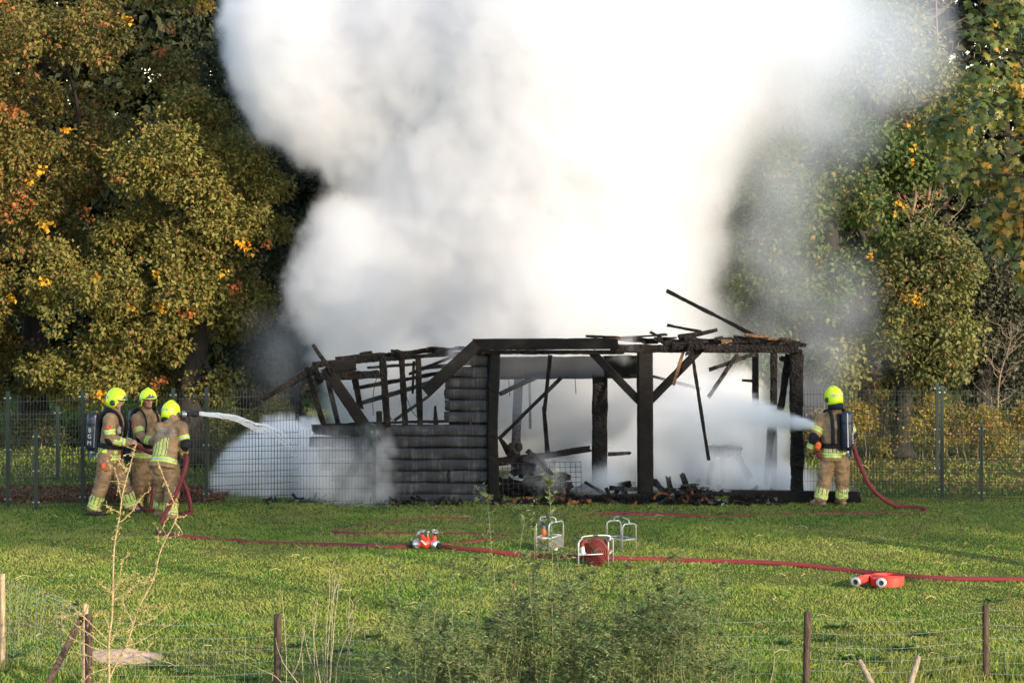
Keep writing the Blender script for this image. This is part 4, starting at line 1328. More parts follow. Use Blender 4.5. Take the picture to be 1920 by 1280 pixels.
    for q, s in enumerate('LR'):
        ua = bi == 1 + q * 2; fa = bi == 2 + q * 2
        mi[ua & (bt > .50) & (bt < .74)] = 1; mi[ua & (bt > .585) & (bt < .66)] = 2
        mi[fa & (bt > .52) & (bt < .82)] = 1; mi[fa & (bt > .62) & (bt < .72)] = 2
        E = np.array(J['el' + s])
        outw = (J['el' + s] - J['sh' + s].lerp(J['wr' + s], .5))
        outw = outw.normalized() if outw.length > .02 else -f
        pc = E + np.array(outw) * .055
        mi[(bi > 0) & (np.linalg.norm((co - pc), axis=1) < st.get('pad', .088))] = 3
        if st.get('long'):                                   # stripe running along the outer sleeve
            side = np.array(r) * (1 if s == 'R' else -1)
            ab = np.array(J['wr' + s] - J['el' + s]); o = (co - E)
            o = o - np.outer(o @ ab / (ab @ ab), ab)
            k = fa & (np.abs(o[:, 2] + .01) < .032) & (bt > -.2) & (bt < .6)
            mi[k] = 1; mi[k & (np.abs(o[:, 2] + .01) < .012)] = 2
    me.polygons.foreach_set('material_index', mi.astype(np.int32))
    jacket = link_mesh('jacket', me, root)
    # shoulder badge: red shield with a small orange mark
    for s in st.get('badge', ''):
        S, E = J['sh' + s], J['el' + s]
        out = r * (1 if s == 'R' else -1)
        c = S.lerp(E, .36) + out * .096
        ax = (S - E).normalized(); sd = ax.cross(out).normalized(); out2 = sd.cross(ax)
        shp = [(-.034, .035), (-.012, .030), (0, .036), (.012, .030), (.034, .035), (.036, .0), (.022, -.028), (0, -.045), (-.022, -.028), (-.036, 0)]
        m2 = MB()
        for k, h in enumerate((.0, .006)):
            pass
        m2.rings([[c + sd * u + ax * v + out2 * h for u, v in shp] for h in (-.012, .008)])
        bd = m2.build('badge', MT['badge_red'], jacket)
        m2 = MB()
        m2.rings([[c + sd * u * .5 + ax * v * .5 + out2 * h for u, v in [(-.03, .03), (-.01, .01), (0, .03), (.01, .01), (.03, .03), (.022, -.01), (0, -.035), (-.022, -.01)]] for h in (.008, .011)])
        m2.build('badge_mark', MT['badge_gold'], jacket)
    # --- boots
    for s in 'LR':
        a, t = J['an' + s], J['toe' + s]
        mb = MB()
        sole = Vector((a.x, a.y, max(a.z - .095, .035)))
        mb.capsule(a + up * .06, sole + up * .03, .070, .062, 14)
        mb.capsule(sole - t * .06 + up * .0, sole + t * .14 - up * .004, .05, .045, 14)
        mb.ellipsoid(sole + t * .16, (.05, .055, .04), Matrix((t.cross(up), t, up)).transposed())
        me = remesh(mb, 'boot', .011, 2); me.materials.append(MT[boot])
        bt_ = link_mesh('boot', me, root)
        m2 = MB()
        so = [(-.045, -.10), (.045, -.10), (.05, 0), (.055, .14), (.03, .21), (-.03, .21), (-.055, .14), (-.05, 0)]
        m2.rings([[Vector((sole.x, sole.y, zz)) + t.cross(up) * u + t * v for u, v in so] for zz in (max(sole.z - .05, .0), max(sole.z - .03, .022))])
        m2.build('sole', MT['black'], bt_)
    # --- helmet
    helmet(root, head, hf, hr, hu)
    if pack:
        backpack(root, J, pel, neck, sp, fs, rs, st.get('text_side', 0))
    return root

def helmet(root, head, hf, hr, hu):
    hw = lambda x, y, z: head + hr * x + hf * y + hu * z
    nu, nv = 28, 10
    c0 = (0, -.012, .035)
    def rim(ph):                                            # height of the lower edge round the head (ph = 0 in front)
        a = abs(ph)
        if a < .9: return .028
        if a < 1.25: return .028 - (a - .9) / .35 * .125
        if a < 1.9: return -.097
        return -.097 + .03 * (a - 1.9) / 1.24
    rings = []
    for i in range(nv + 1):
        t = i / nv
        ring = []
        for j in range(nu):
            ph = -math.pi + 2 * math.pi * j / nu
            zr = rim(ph) - c0[2]
            th = t * (math.pi / 2 if zr >= 0 else math.pi / 2)
            rx, ry, rz = .132, .165, .148
            top = math.cos(th)
            if i == 0: q = (0, 0, rz)
            s = math.sin(th)
            z = rz * top
            zz = z if z > max(zr, 0) else z
            crest = .012 * max(0, math.cos(ph * 2)) * s * (1 - s) * 4
            x, y, z = rx * s * math.sin(ph), ry * s * math.cos(ph), rz * top + crest
            ring.append([x, y, z])
        rings.append(ring)
    # skirt below the equator to the shaped rim
    for t in (.5, 1.0):
        ring = []
        for j in range(nu):
            ph = -math.pi + 2 * math.pi * j / nu
            zr = rim(ph) - c0[2]
            k = 1.0 + (.015 if zr < -.05 else .05 * t)
            ring.append([.132 * k * math.sin(ph), .165 * k * math.cos(ph), zr * t])
        rings.append(ring)
    outer = [[hw(c0[0] + p[0], c0[1] + p[1], c0[2] + p[2]) for p in rg] for rg in rings[1:]]
    inner = [[hw(c0[0] + p[0] * .93, c0[1] + p[1] * .93, c0[2] + p[2] * (.94 if p[2] > 0 else .97)) for p in rg] for rg in rings[1:]]
    mb = MB()
    mb.rings(outer + inner[::-1], True)
    hel = mb.build('helmet', MT['helmet'], root, smooth=True)
    # centre comb
    mb = MB()
    path = [hw(0, c0[1] + .163 * math.cos(a), c0[2] + .150 * math.sin(a)) for a in [math.pi * (.12 + .74 * k / 12) for k in range(13)]]
    mb.tube(path, [.006] + [.016] * 11 + [.006], 8)
    mb.build('comb', MT['helmet'], hel, smooth=True)
    # dark front plate, brow band and visor edge
    mb = MB()
    def on(ph, z, k=1.03):
        s = math.sqrt(max(0, 1 - (max(z - c0[2], 0) / .148) ** 2))
        return hw(.132 * s * k * math.sin(ph), c0[1] + .165 * s * k * math.cos(ph), z)
    rg = []
    for k in range(9):
        ph = -.62 + 1.24 * k / 8
        zt = .055 + .075 * (1 - abs(ph) / .62) ** 1.5 + .008
        rg.append([on(ph, .05, 1.02), on(ph, .05, 1.06), on(ph, zt, 1.06), on(ph, zt, 1.02)])
    mb.rings(rg)
    mb.build('front_plate', MT['steel_dark'], hel)
    mb = MB()
    mb.tube([on(-1.05 + 2.1 * k / 14, .030, 1.07) for k in range(15)], .009, 6)
    mb.build('visor_edge', MT['steel_dark'], hel, smooth=True)
    for ph in (-2.35, 2.35, -2.9, 2.9):
        mb = MB()
        w = .20 if abs(ph) < 2.6 else .11
        rg = [[on(ph - w + 2 * w * k / 5, .035, 1.0), on(ph - w + 2 * w * k / 5, .035, 1.035), on(ph - w + 2 * w * k / 5, .066, 1.035), on(ph - w + 2 * w * k / 5, .066, 1.0)] for k in range(6)]
        mb.rings(rg); mb.build('reflective_strip', MT['silver_tape'], hel)
    for s in (-1, 1):
        mb = MB(); mb.lathe(hw(s * .128, -.005, -.022), hr * s, [(0, .046), (.012, .044), (.018, .030)], 12)
        mb.build('ear_cover', MT['steel_dark'], hel, smooth=True)
    mb = MB()
    st = []
    for k in range(11):
        ph = math.radians(95 + 170 * k / 10)
        o = Vector((math.sin(ph), math.cos(ph)))
        st.append([hw(.118 * o.x, c0[1] + .145 * o.y, -.05), hw(.125 * o.x, c0[1] + .15 * o.y, -.05), hw(.145 * o.x, c0[1] + .165 * o.y, -.175), hw(.135 * o.x, c0[1] + .155 * o.y, -.175)])
    mb.rings(st); mb.build('neck_guard', MT['navy'], hel, smooth=True)
    mb = MB()
    mb.tube(spline([hw(-.10, .01, -.05), hw(-.065, .05, -.10), hw(0, .062, -.122), hw(.065, .05, -.10), hw(.10, .01, -.05)], 4), .008, 5)
    mb.build('chin_strap', MT['black'], hel)

def text_mesh(txt, size, extrude=.0015):
    cu = bpy.data.curves.new('lettering', 'FONT'); cu.body = txt; cu.size = size; cu.extrude = extrude
    cu.align_x = 'CENTER'; cu.align_y = 'CENTER'; cu.resolution_u = 3
    o = bpy.data.objects.new('tmp', cu); COL.objects.link(o)
    me = bpy.data.meshes.new_from_object(o.evaluated_get(bpy.context.evaluated_depsgraph_get()))
    bpy.data.objects.remove(o); bpy.data.curves.remove(cu)
    return me

def backpack(root, J, pel, neck, sp, fs, rs, side):
    b0 = pel.lerp(neck, J.get('pk0', .18)) - fs * .285 + rs * J.get('pkx', 0)
    b1 = pel.lerp(neck, J.get('pk1', .98)) - fs * J.get('pkd', .255) + rs * J.get('pkx', 0)
    ax = (b1 - b0); L = ax.length; ax.normalize()
    R = .092
    mb = MB(); mb.lathe(b0, ax, [(-.05, .03), (-.035, .062), (0, .086), (.03, R), (L - .05, R), (L - .015, .084), (L + .005, .06), (L + .012, .02)], 22)
    cyl = mb.build('air_cylinder', MT['navy_hard'], root, smooth=True)
    mb = MB(); mb.lathe(b0 + ax * L * .66, ax, [(0, R + .005), (.035, R + .005)], 22)
    mb.build('cylinder_strap', MT['black'], cyl)
    # pale tape down the cylinder and the letters BGM
    od = J.get('tape', (-1, -.6))
    o = (rs * od[0] + fs * od[1]).normalized(); o = (o - ax * o.dot(ax)).normalized()
    t = ax.cross(o)
    mb = MB(); mb.box(b0 + ax * L * .5 + o * (R + .001), t * .008, o * .004, ax * (L * .48))
    mb.build('tape', MT['white_tape'], cyl)
    ld = J.get('letters', (1, -.4))
    o = (rs * ld[0] + fs * ld[1]).normalized(); o = (o - ax * o.dot(ax)).normalized()
    if J.get('upright'):
        t = ax.cross(o)
        for k, ch in enumerate('BGM'):
            me = text_mesh(ch, .095)
            M = Matrix((t, ax, o)).transposed().to_4x4()
            me.transform(Matrix.Translation(b0 + ax * (L * (.53 - .19 * k)) + o * (R + .002)) @ M)
            me.materials.clear(); me.materials.append(MT['white_tape'])
            link_mesh('letter', me, cyl)
        me = text_mesh('<>', .05)
        me.transform(Matrix.Translation(b0 + ax * L * .86 + o * (R - .004)) @ M); me.materials.clear(); me.materials.append(MT['white_tape'])
        link_mesh('emblem', me, cyl)
    else:
        t = ax.cross(o)
        me = text_mesh('BGM', .085)
        M = Matrix((-ax, t, o)).transposed().to_4x4()
        me.transform(Matrix.Translation(b0 + ax * L * .27 + o * (R + .002)) @ M); me.materials.clear(); me.materials.append(MT['white_tape'])
        link_mesh('lettering', me, cyl)
    # valve, pressure knob
    mb = MB(); mb.capsule(b0 - ax * .03, b0 - ax * .085, .022, .02, 10); mb.capsule(b0 - ax * .07, b0 - ax * .07 + fs * .10, .014, .014, 8)
    v = mb.build('valve', MT['alu'], cyl)
    mb = MB(); mb.lathe(b0 - ax * .085, -ax, [(0, .022), (.01, .032), (.05, .032), (.06, .02)], 12)
    mb.build('valve_knob', MT['blue_knob'], v)
    mb = MB()
    c = b0.lerp(b1, .42) + fs * .10
    mb.box(c, rs * .12, fs * .018, ax * (L * .52))
    mb.build('back_plate', MT['black'], root)
    # waist belt and shoulder straps
    w0 = pel.lerp(neck, .22)
    mb = MB()
    rg = []
    for k in range(24):
        a = 2 * math.pi * k / 24
        o2 = rs * math.cos(a) * .208 + fs * math.sin(a) * .178
        o3 = rs * math.cos(a) * .226 + fs * math.sin(a) * .196
        rg.append([w0 + o2 - sp * .04, w0 + o3 - sp * .04, w0 + o3 + sp * .04, w0 + o2 + sp * .04])
    mb.rings(rg, False, 0, True)
    mb.build('belt', MT['pad'], root)
    for s in (-1, 1):
        q = lambda x, y, z: pel.lerp(neck, z) + rs * s * x + fs * y
        path = spline([q(.10, -.18, .25), q(.11, -.19, .6), q(.12, -.165, .88), q(.125, -.04, 1.02), q(.13, .10, .93), q(.135, .175, .7), q(.17, .165, .42), q(.19, .10, .26)], 5)
        mb = MB(); mb.tube(path, .030, 8, flat=.4); mb.build('shoulder_strap', MT['pad'], root, smooth=True)

def jp(px, py, D): return P(px, py, D)
def mk(d):
    return {k: (jp(*v) if isinstance(v, tuple) and len(v) == 3 and k not in ('toeL', 'toeR') else (Vector(v) if k in ('toeL', 'toeR') else v)) for k, v in d.items()}
def nz(v): return Vector(v).normalized()

# 1: leftmost, in profile, both hands on the hose
J1 = mk(dict(pelvis=(204, 852, 39.05), chest=(207, 800, 39.05), neck=(215, 770, 39.05), head=(219, 751, 39.05),
     shR=(205, 786, 38.84), elR=(207, 824, 38.80), wrR=(240, 830, 38.86), shL=(213, 786, 39.26), elL=(224, 824, 39.3), wrL=(252, 834, 39.16),
     hipR=(200, 858, 38.94), knR=(192, 905, 38.90), anR=(175, 952, 38.95), hipL=(208, 858, 39.14), knL=(229, 902, 39.1), anL=(246, 948, 39.15),
     toeR=(.95, -.3, 0), toeL=(.98, -.15, 0)))
J1.update(pk0=.10, pk1=.86, pkd=.33, letters=(1, -.15), upright=True, tape=(1, .8))
person('firefighter in profile at the field corner, gripping the red hose, air cylinder marked BGM', J1, (1, -.12), nz((.93, -.30, -.12)),
       hands=[(J1['wrR'], nz((.95, 0, .05)), (0, -.6, .8), 1, .85), (J1['wrL'], nz((.95, -.1, .05)), (0, .5, .85), -1, .85)],
       stripes=dict(badge='R', long=True, vert=.16, hem=.04, vhi=2), group='firefighters at work')
# 2: middle, standing behind, looking towards the camera
J2 = mk(dict(pelvis=(270, 852, 39.55), chest=(270, 800, 39.55), neck=(274, 768, 39.55), head=(278, 750, 39.5),
     shR=(256, 786, 39.42), elR=(264, 820, 39.28), wrR=(287, 828, 39.15), shL=(292, 786, 39.66), elL=(303, 820, 39.6), wrL=(300, 830, 39.3),
     hipR=(263, 858, 39.5), knR=(262, 904, 39.45), anR=(255, 950, 39.6), hipL=(278, 858, 39.6), knL=(283, 904, 39.55), anL=(290, 950, 39.65),
     toeR=(.6, -.8, 0), toeL=(.9, -.4, 0)))
J2.update(pk0=.16, pk1=.96, letters=(1, -.4), tape=(1, .5))
person('firefighter standing between two colleagues with his face turned to the field', J2, (.72, -.6), nz((.42, -.9, -.03)),
       hands=[(J2['wrR'], nz((.9, -.2, -.2)), (0, -.5, .8), 1, .8), (J2['wrL'], nz((-.2, -.8, -.3)), (.3, .2, .9), -1, .8)],
       stripes=dict(badge='R', vert=.14, hem=.06), group='firefighters at work')
# 3: back to the camera, leaning with the nozzle
J3 = mk(dict(pelvis=(307, 872, 38.5), chest=(318, 822, 38.6), neck=(322, 790, 38.72), head=(321, 774, 38.84),
     shL=(301, 802, 38.62), elL=(308, 824, 38.92), wrL=(334, 792, 39.02), shR=(341, 802, 38.56), elR=(347, 832, 38.50), wrR=(344, 852, 38.62),
     hipL=(303, 878, 38.5), knL=(302, 920, 38.72), anL=(300, 950, 38.85), hipR=(320, 878, 38.5), knR=(323, 922, 38.50), anR=(319, 966, 38.42),
     toeL=(.7, .6, 0), toeR=(.85, .4, 0), gloves=True))
J3.update()
person('firefighter seen from behind, leaning forward and aiming the nozzle along the fence', J3, (.35, .93), nz((.45, .88, -.12)),
       hands=[(J3['wrL'], nz((.6, .1, .5)), (-.3, .3, .9), -1, .9), (J3['wrR'], nz((.05, .3, -.95)), (.9, -.3, 0), 1, .7)],
       stripes=dict(vert=.34, vslope=2.2, hem=.075, vhi=.10, worn=True, pad=.10), boot='tan_boot', pack=False, hunch=.03, jacket_len=.10, group='firefighters at work')
# 4: alone at the right corner, back to the camera
J4 = mk(dict(pelvis=(1564, 852, 40.0), chest=(1565, 800, 40.0), neck=(1564, 768, 40.0), head=(1562, 746, 40.02),
     shL=(1543, 784, 40.0), elL=(1527, 818, 39.93), wrL=(1519, 842, 40.0), shR=(1587, 784, 39.96), elR=(1598, 816, 40.05), wrR=(1580, 826, 40.25),
     hipL=(1553, 858, 40.0), knL=(1547, 897, 40.0), anL=(1538, 934, 39.98), hipR=(1575, 858, 39.98), knR=(1579, 896, 40.02), anR=(1578, 932, 40.1),
     toeL=(-.75, .5, 0), toeR=(-.3, .9, 0)))
J4.update(pkx=.10, pk0=.20, pk1=.98, letters=(.75, -1), tape=(-.35, -1), gloves=True)
person('lone firefighter by the shed corner, back turned, navy air cylinder on his back', J4, (-.30, .95), nz((-.55, .83, -.05)),
       hands=[(J4['wrL'], nz((.05, .25, -.95)), (-.9, 0, 0), -1, .55), (J4['wrR'], nz((-.7, .6, 0)), (0, 0, 1), 1, .8)],
       stripes=dict(vert=.20, hem=.06, vlo=-.2, vhi=.2, pad=.095, worn=True), boot='tan_boot', group='firefighters at work')

# things hanging from the firefighters' gear
def pouch(name, label, px, py, D, size, m, cat, n=3):
    c = P(px, py, D)
    mb = MB()
    for k in range(n):
        mb.ellipsoid(c + Vector((random.uniform(-.3, .3) * size, 0, -k * size * .5)), (size * random.uniform(.5, .7), size * .45, size * random.uniform(.6, .9)), None, 10, 8)
    me = remesh(mb, name, size * .12, 2); me.materials.append(MT[m])
    crumple(me, size * .12, 3 / size, random.random() * 9)
    o = link_mesh(name, me, None, c)
    return tag(o, label, cat)
pouch('work_gloves', 'red-orange work gloves clipped to the thigh of the firefighter in profile', 194, 872, 38.72, .065, 'orange', 'gloves', 2)
pouch('breathing_mask', 'clear breathing mask hanging at the waist of the firefighter looking to the field', 240, 842, 39.2, .11, 'navy', 'mask', 3)
pouch('breathing_mask', 'pale breathing mask hanging on the chest of the firefighter in profile', 223, 803, 38.86, .055, 'worn', 'mask', 3)
pouch('mask_pouch', 'red-brown mask pouch at the hip of the lone firefighter', 1534, 834, 39.86, .075, 'orange', 'pouch', 2)
pouch('tool_bag', 'dark red-brown bag below the mask pouch on the lone firefighter', 1536, 850, 39.88, .07, 'hose_dark', 'bag', 2)
# ------------------------------------------------------------------ hoses, jets and equipment on the grass
def gz(px, py, r):
    p = G(px, py); p.z = float(ground_z(p.x, p.y)) + r * .75
    return p
def hose(label, pts, r, m='hose_red', flat=1.0, group='fire hoses', n=8):
    path = spline(pts, n)
    path = [p + Vector((0, 0, .011 * mnoise.noise((p.x * 1.7, p.y * 1.7, 1)) * (p.z < .1))) for p in path]
    mb = MB(); mb.tube(path, r, 10, flat=flat)
    o = mb.build('fire_hose', MT[m], None, path[0], smooth=True)
    return tag(o, label, 'hose', group)

# long supply hose across the field
hose('long red supply hose running from the valve manifold to the edge of the field', [gz(826, 1029, .036), gz(860, 1033, .036), gz(905, 1037, .036), gz(980, 1042, .036), gz(1060, 1047, .036), gz(1150, 1050, .036), gz(1240, 1052, .036), gz(1340, 1056, .036), gz(1440, 1061, .036), gz(1540, 1067, .036), gz(1640, 1075, .036), gz(1760, 1084, .036), gz(1860, 1088, .036), gz(2010, 1092, .036)], .036)
# attack hose: manifold -> left -> firefighters -> nozzle
h1 = [gz(776, 1028, .030), gz(740, 1029, .03), gz(690, 1027, .03), gz(640, 1024, .02), gz(580, 1020, .014), gz(540, 1017, .006), gz(480, 1014, .014), gz(440, 1012, .02), gz(410, 1011.5, -.012), gz(390, 1011, .02), gz(330, 1009, .03), gz(300, 1001, .04),
      P(297, 990, 37.9), P(310, 962, 38.1), P(330, 925, 38.25), P(345, 885, 38.33), P(350, 862, 38.42), P(346, 850, 38.60), P(340, 856, 38.85), P(318, 850, 39.05)]
hose('red hose looping up from the grass to the hand of the firefighter with the nozzle', h1, .034)
h2 = [P(344, 778, 39.05), P(336, 790, 39.08), P(318, 815, 39.10), P(300, 846, 39.06), P(281, 848, 39.02), P(262, 838, 38.98), P(249, 831, 38.95), P(232, 834, 39.0), P(226, 850, 39.12), P(232, 890, 39.3), P(242, 925, 39.35), P(257, 944, 39.3), gz(277, 962, .034), gz(292, 962, .034)]
att = hose('red attack hose with a black nozzle held between the three firefighters', h2, .031)
# nozzle on the attack hose
nd = (P(372, 776, 39.1) - P(344, 777, 39.07)).normalized()
n0 = P(341, 777, 39.06)
mb = MB(); mb.lathe(n0, nd, [(0, .03), (.005, .055), (.05, .058), (.055, .045), (.075, .042)], 14)
mb.build('coupling', MT['alu'], att, smooth=False)
mb = MB(); mb.lathe(n0 + nd * .075, nd, [(0, .03), (.02, .042), (.05, .042), (.055, .03), (.085, .03), (.09, .048), (.15, .050), (.155, .042), (.17, .045), (.19, .040)], 14)
noz = mb.build('nozzle', MT['black'], att)
mb = MB(); mb.tube(spline([n0 + nd * .06 + Vector((0, 0, .04)), n0 + nd * .09 + Vector((0, 0, .10)), n0 + nd * .13 + Vector((0, 0, .085)), n0 + nd * .15 + Vector((0, 0, .05))], 4), .010, 6)
mb.tube([n0 + nd * .115 + Vector((0, -.02, -.02)), n0 + nd * .125 + Vector((0, -.02, -.12))], .017, 8)
mb.build('handle', MT['black'], noz)
hose('loop of red hose standing up between the legs of two firefighters', [gz(302, 957, .03), P(283, 958, 39.3), P(285, 935, 39.35), P(288, 908, 39.4), P(294, 890, 39.42), P(310, 880, 39.3), P(330, 884, 39.15), P(346, 908, 39.05), P(355, 935, 39.0), P(358, 955, 38.95), gz(356, 967, .03), gz(340, 968, .03), gz(326, 962, .03)], .030)
# hose of the lone firefighter, then back over the field
hose('red hose curving from the lone firefighter down to the grass', [P(1572, 822, 40.1), P(1590, 821, 40.02), P(1600, 838, 39.95), P(1612, 870, 39.85), P(1628, 905, 39.75), P(1650, 930, 39.7), P(1680, 948, 39.7), gz(1712, 954, .034), gz(1736, 957, .02), gz(1726, 961, -.02), gz(1690, 961, -.012), gz(1560, 962, -.006), gz(1440, 964, -.014), gz(1330, 966, -.012), gz(1230, 965, .01), gz(1150, 966, .012), gz(1040, 970, -.03)], .034)
hose('flat red hose lying half hidden in the grass before the siding', [gz(884, 973, .0), gz(830, 975, .012), gz(780, 978, -.01), gz(715, 985, -.015), gz(650, 992, -.008), gz(625, 996, .0), gz(650, 1000, .008), gz(740, 1003, .014), gz(830, 1004, .010), gz(920, 1003, .004), gz(950, 1004, -.012), gz(940, 1010, -.010), gz(905, 1016, .012), gz(870, 1020, .008), gz(830, 1023, -.01)], .028)

# water ---------------------------------------------------------------
def water_mat():
    m, nt, b = nmat('white_water')
    b.inputs['Base Color'].default_value = (.86, .89, .93, 1); b.inputs['Roughness'].default_value = .25
    tr = nt.nodes.new('ShaderNodeBsdfTranslucent'); tr.inputs[0].default_value = (.88, .91, .95, 1)
    mx = nt.nodes.new('ShaderNodeMixShader'); mx.inputs[0].default_value = .5
    nt.links.new(b.outputs[0], mx.inputs[1]); nt.links.new(tr.outputs[0], mx.inputs[2])
    nt.links.new(mx.outputs[0], nt.nodes['Material Output'].inputs[0])
    return m
MT['water'] = water_mat()
def jet_left():
    mb = MB()
    path = spline([P(373, 775.5, 39.12), P(410, 779, 39.3), P(440, 784, 39.5), P(462, 793, 39.7), P(480, 801, 39.9), P(500, 805, 40.1), P(530, 822, 40.4), P(555, 850, 40.6)], 10)
    n = len(path)
    for s in range(26):
        o = Vector((0, random.gauss(0, .012), random.gauss(0, .012)))
        i0 = 0 if s < 16 else random.randrange(0, n // 2); i1 = n if s < 6 else random.randrange(n // 3, n)
        if i1 - i0 < 4: continue
        sp = .6 + 1.6 * random.random()
        pp = [path[i] + o * (1 + sp * i / n * 1.6) + Vector((0, 0, .012 * mnoise.noise((i * .35, s, 0)))) for i in range(i0, i1)]
        mb.tube(pp, [.0115 * (.55 + .5 * random.random()) * (1 - .45 * k / len(pp)) for k in range(len(pp))], 6)
    for _ in range(500):
        i = int(n * random.random() ** .7); i = min(i, n - 1)
        sp = .01 + .05 * i / n
        c = path[i] + Vector((random.gauss(0, sp), random.gauss(0, sp), random.gauss(0, sp)))
        mb.ellipsoid(c, (.010 * random.random() + .003, .003, .0035), None, 5, 4)
    o = mb.build('water_jet', MT['water'], None, path[0], smooth=True)
    tag(o, 'narrow white water jet shooting from the nozzle into the low smoke', kind='stuff')
jet_left()
# ------------------------------------------------------------------ dividing valve on the supply line
def manifold():
    c = gz(799, 1030, .0); c.z += .075
    root = thing('dividing_valve', (c.x, c.y, 0), 'red dividing valve with three hand wheels and silver couplings on the grass', 'valve')
    mb = MB()
    mb.ellipsoid(c + Vector((-.01, 0, .0)), (.085, .075, .075), None, 18, 12)
    mb.capsule(c, c + Vector((.10, -.02, -.01)), .055, .05, 14); mb.capsule(c, c + Vector((-.09, 0, -.01)), .05, .048, 14)
    mb.capsule(c, c + Vector((-.06, .04, .09)), .045, .035, 12); mb.capsule(c + Vector((.02, 0, 0)), c + Vector((.025, .01, .12)), .035, .014, 12)
    mb.capsule(c + Vector((.10, 0, -.01)), c + Vector((.115, 0, .08)), .05, .036, 12)
    me = remesh(mb, 'body', .008, 2); me.materials.append(MT['red_paint']); link_mesh('body', me, root)
    mb = MB(); mb.box(c + Vector((-.03, -.071, .02)), Vector((.035, 0, -.03)), Vector((0, .006, 0)), Vector((.008, 0, .010)))
    mb.build('name_band', MT['white_tape'], root)
    for ax, p, nm in [((-1, .1, -.02), c + Vector((-.125, 0, -.012)), 'inlet'), ((.75, -.6, -.10), c + Vector((.125, -.03, -.02)), 'outlet')]:
        ax = Vector(ax).normalized()
        mb = MB(); mb.lathe(p, ax, [(-.03, .045), (-.02, .062), (.035, .066), (.04, .058), (.05, .058), (.055, .048), (.06, .045)], 16)
        for k in range(3):
            a = k * 2.1; o = ax.orthogonal().normalized(); o = Matrix.Rotation(a, 3, ax) @ o
            mb.box(p + o * .066, o * .010, ax * .02, ax.cross(o) * .016)
        cp = mb.build('coupling', MT['alu'], root)
        mb = MB(); mb.lathe(p + ax * .058, ax, [(0, .046), (.03, .042), (.05, .036)], 14); mb.build('hose_collar', MT['black'], cp)
    for p, ax, k in [(c + Vector((-.115, .02, .135)), (-.75, -.1, .6), 0), (c + Vector((-.06, .05, .16)), (-.25, -.15, .95), 1), (c + Vector((.125, .0, .165)), (.2, -.3, .9), 2)]:
        ax = Vector(ax).normalized(); o = ax.orthogonal().normalized(); w = ax.cross(o)
        mb = MB()
        mb.tube([p + (o * math.cos(a) + w * math.sin(a)) * .043 for a in [2 * math.pi * i / 18 for i in range(18)]], .0085, 8, closed=True, caps=False)
        for i in range(4):
            a = i * math.pi / 2; mb.tube([p - ax * .008, p + (o * math.cos(a) + w * math.sin(a)) * .043], .006, 5)
        wh = mb.build('hand_wheel', MT['alu'], root, smooth=True)
        mb = MB(); mb.tube([p, p - ax * .075], .010, 8); mb.build('stem', MT['steel_dark'], wh)
    mb = MB(); mb.tube(spline([c + Vector((.02, 0, .06)), c + Vector((.025, .0, .15)), c + Vector((.02, 0, .165)), c + Vector((.05, 0, .155))], 4), .007, 6)
    mb.build('carrying_handle', MT['white_tape'], root)
manifold()

# ------------------------------------------------------------------ hose carrying frames
def uloop(a, b, H, r=.012, rc=.06):
    """upside-down U from ground point a to ground point b"""
    d = (b - a).normalized(); z = Vector((0, 0, 1))
    pts = [a + z * .0, a + z * (H - rc)]
    pts += [a + z * (H - rc) + d * rc * (1 - math.cos(t)) + z * rc * math.sin(t) for t in [math.pi / 2 * k / 5 for k in range(1, 6)]]
    pts += [b + z * (H - rc) - d * rc * (1 - math.cos(t)) + z * rc * math.sin(t) for t in [math.pi / 2 * k / 5 for k in range(5, 0, -1)]]
    pts += [b + z * (H - rc), b]
    return pts
def gpt(px, py):
    p = G(px, py); p.z = float(ground_z(p.x, p.y)); return p
def frame(name, label, A, B, H, shelf, plate=False, handle=.06):
    a0, a1 = A; b0, b1 = B
    root = thing(name, a0, label, 'hose carrier', 'aluminium hose frames')
    z = Vector((0, 0, 1))
    for p, q in (A, B):
        mb = MB(); mb.tube(uloop(p, q, H), .0115, 8); mb.build('side_loop', MT['alu_tube'], root, smooth=True)
    for p, q in ((a0, b0), (a1, b1), (a0, a1), (b0, b1)):
        mb = MB(); mb.tube([p + z * shelf, q + z * shelf], .010, 8); mb.build('rail', MT['alu_tube'], root, smooth=True)
    ma, mb_ = (a0 + a1) / 2, (b0 + b1) / 2
    m = MB(); m.tube(spline([ma + z * H, ma.lerp(mb_, .12) + z * (H + handle), ma.lerp(mb_, .88) + z * (H + handle), mb_ + z * H], 5), .0105, 8)
    h = m.build('handle', MT['alu_tube'], root, smooth=True)
    m = MB(); m.tube([ma.lerp(mb_, .42) + z * (H + handle * 1.1), ma.lerp(mb_, .60) + z * (H + handle * 1.1)], .0135, 8); m.build('grip', MT['steel_dark'], h)
    if plate:
        for p, q in ((a0, a1), (b0, b1)):
            m = MB(); m.box((p + q) / 2 + z * (shelf * .55), (q - p) * .48, (q - p).cross(z).normalized() * .003, z * (shelf * .40)); m.build('side_plate', MT['alu'], root)
    return root
frame('hose_carrier', 'empty aluminium hose frame standing alone on the grass', (gpt(1167, 1034), gpt(1192.5, 1031.5)), (gpt(1138, 1027), gpt(1164, 1025)), .385, .165)
frame('hose_carrier', 'aluminium frame carrying nozzles and orange fittings', (gpt(1029, 1033), gpt(1056, 1027)), (gpt(1005, 1033), gpt(1020, 1025.5)), .40, .195, True)
rf_a = (gpt(1140.5, 1058.5), gpt(1149.5, 1054)); rf_b = (gpt(1084.5, 1060.5), gpt(1094, 1055.5))
frame('hose_carrier', 'aluminium hose frame loaded with a dark red hose coil', rf_a, rf_b, .345, .165, False, .05)

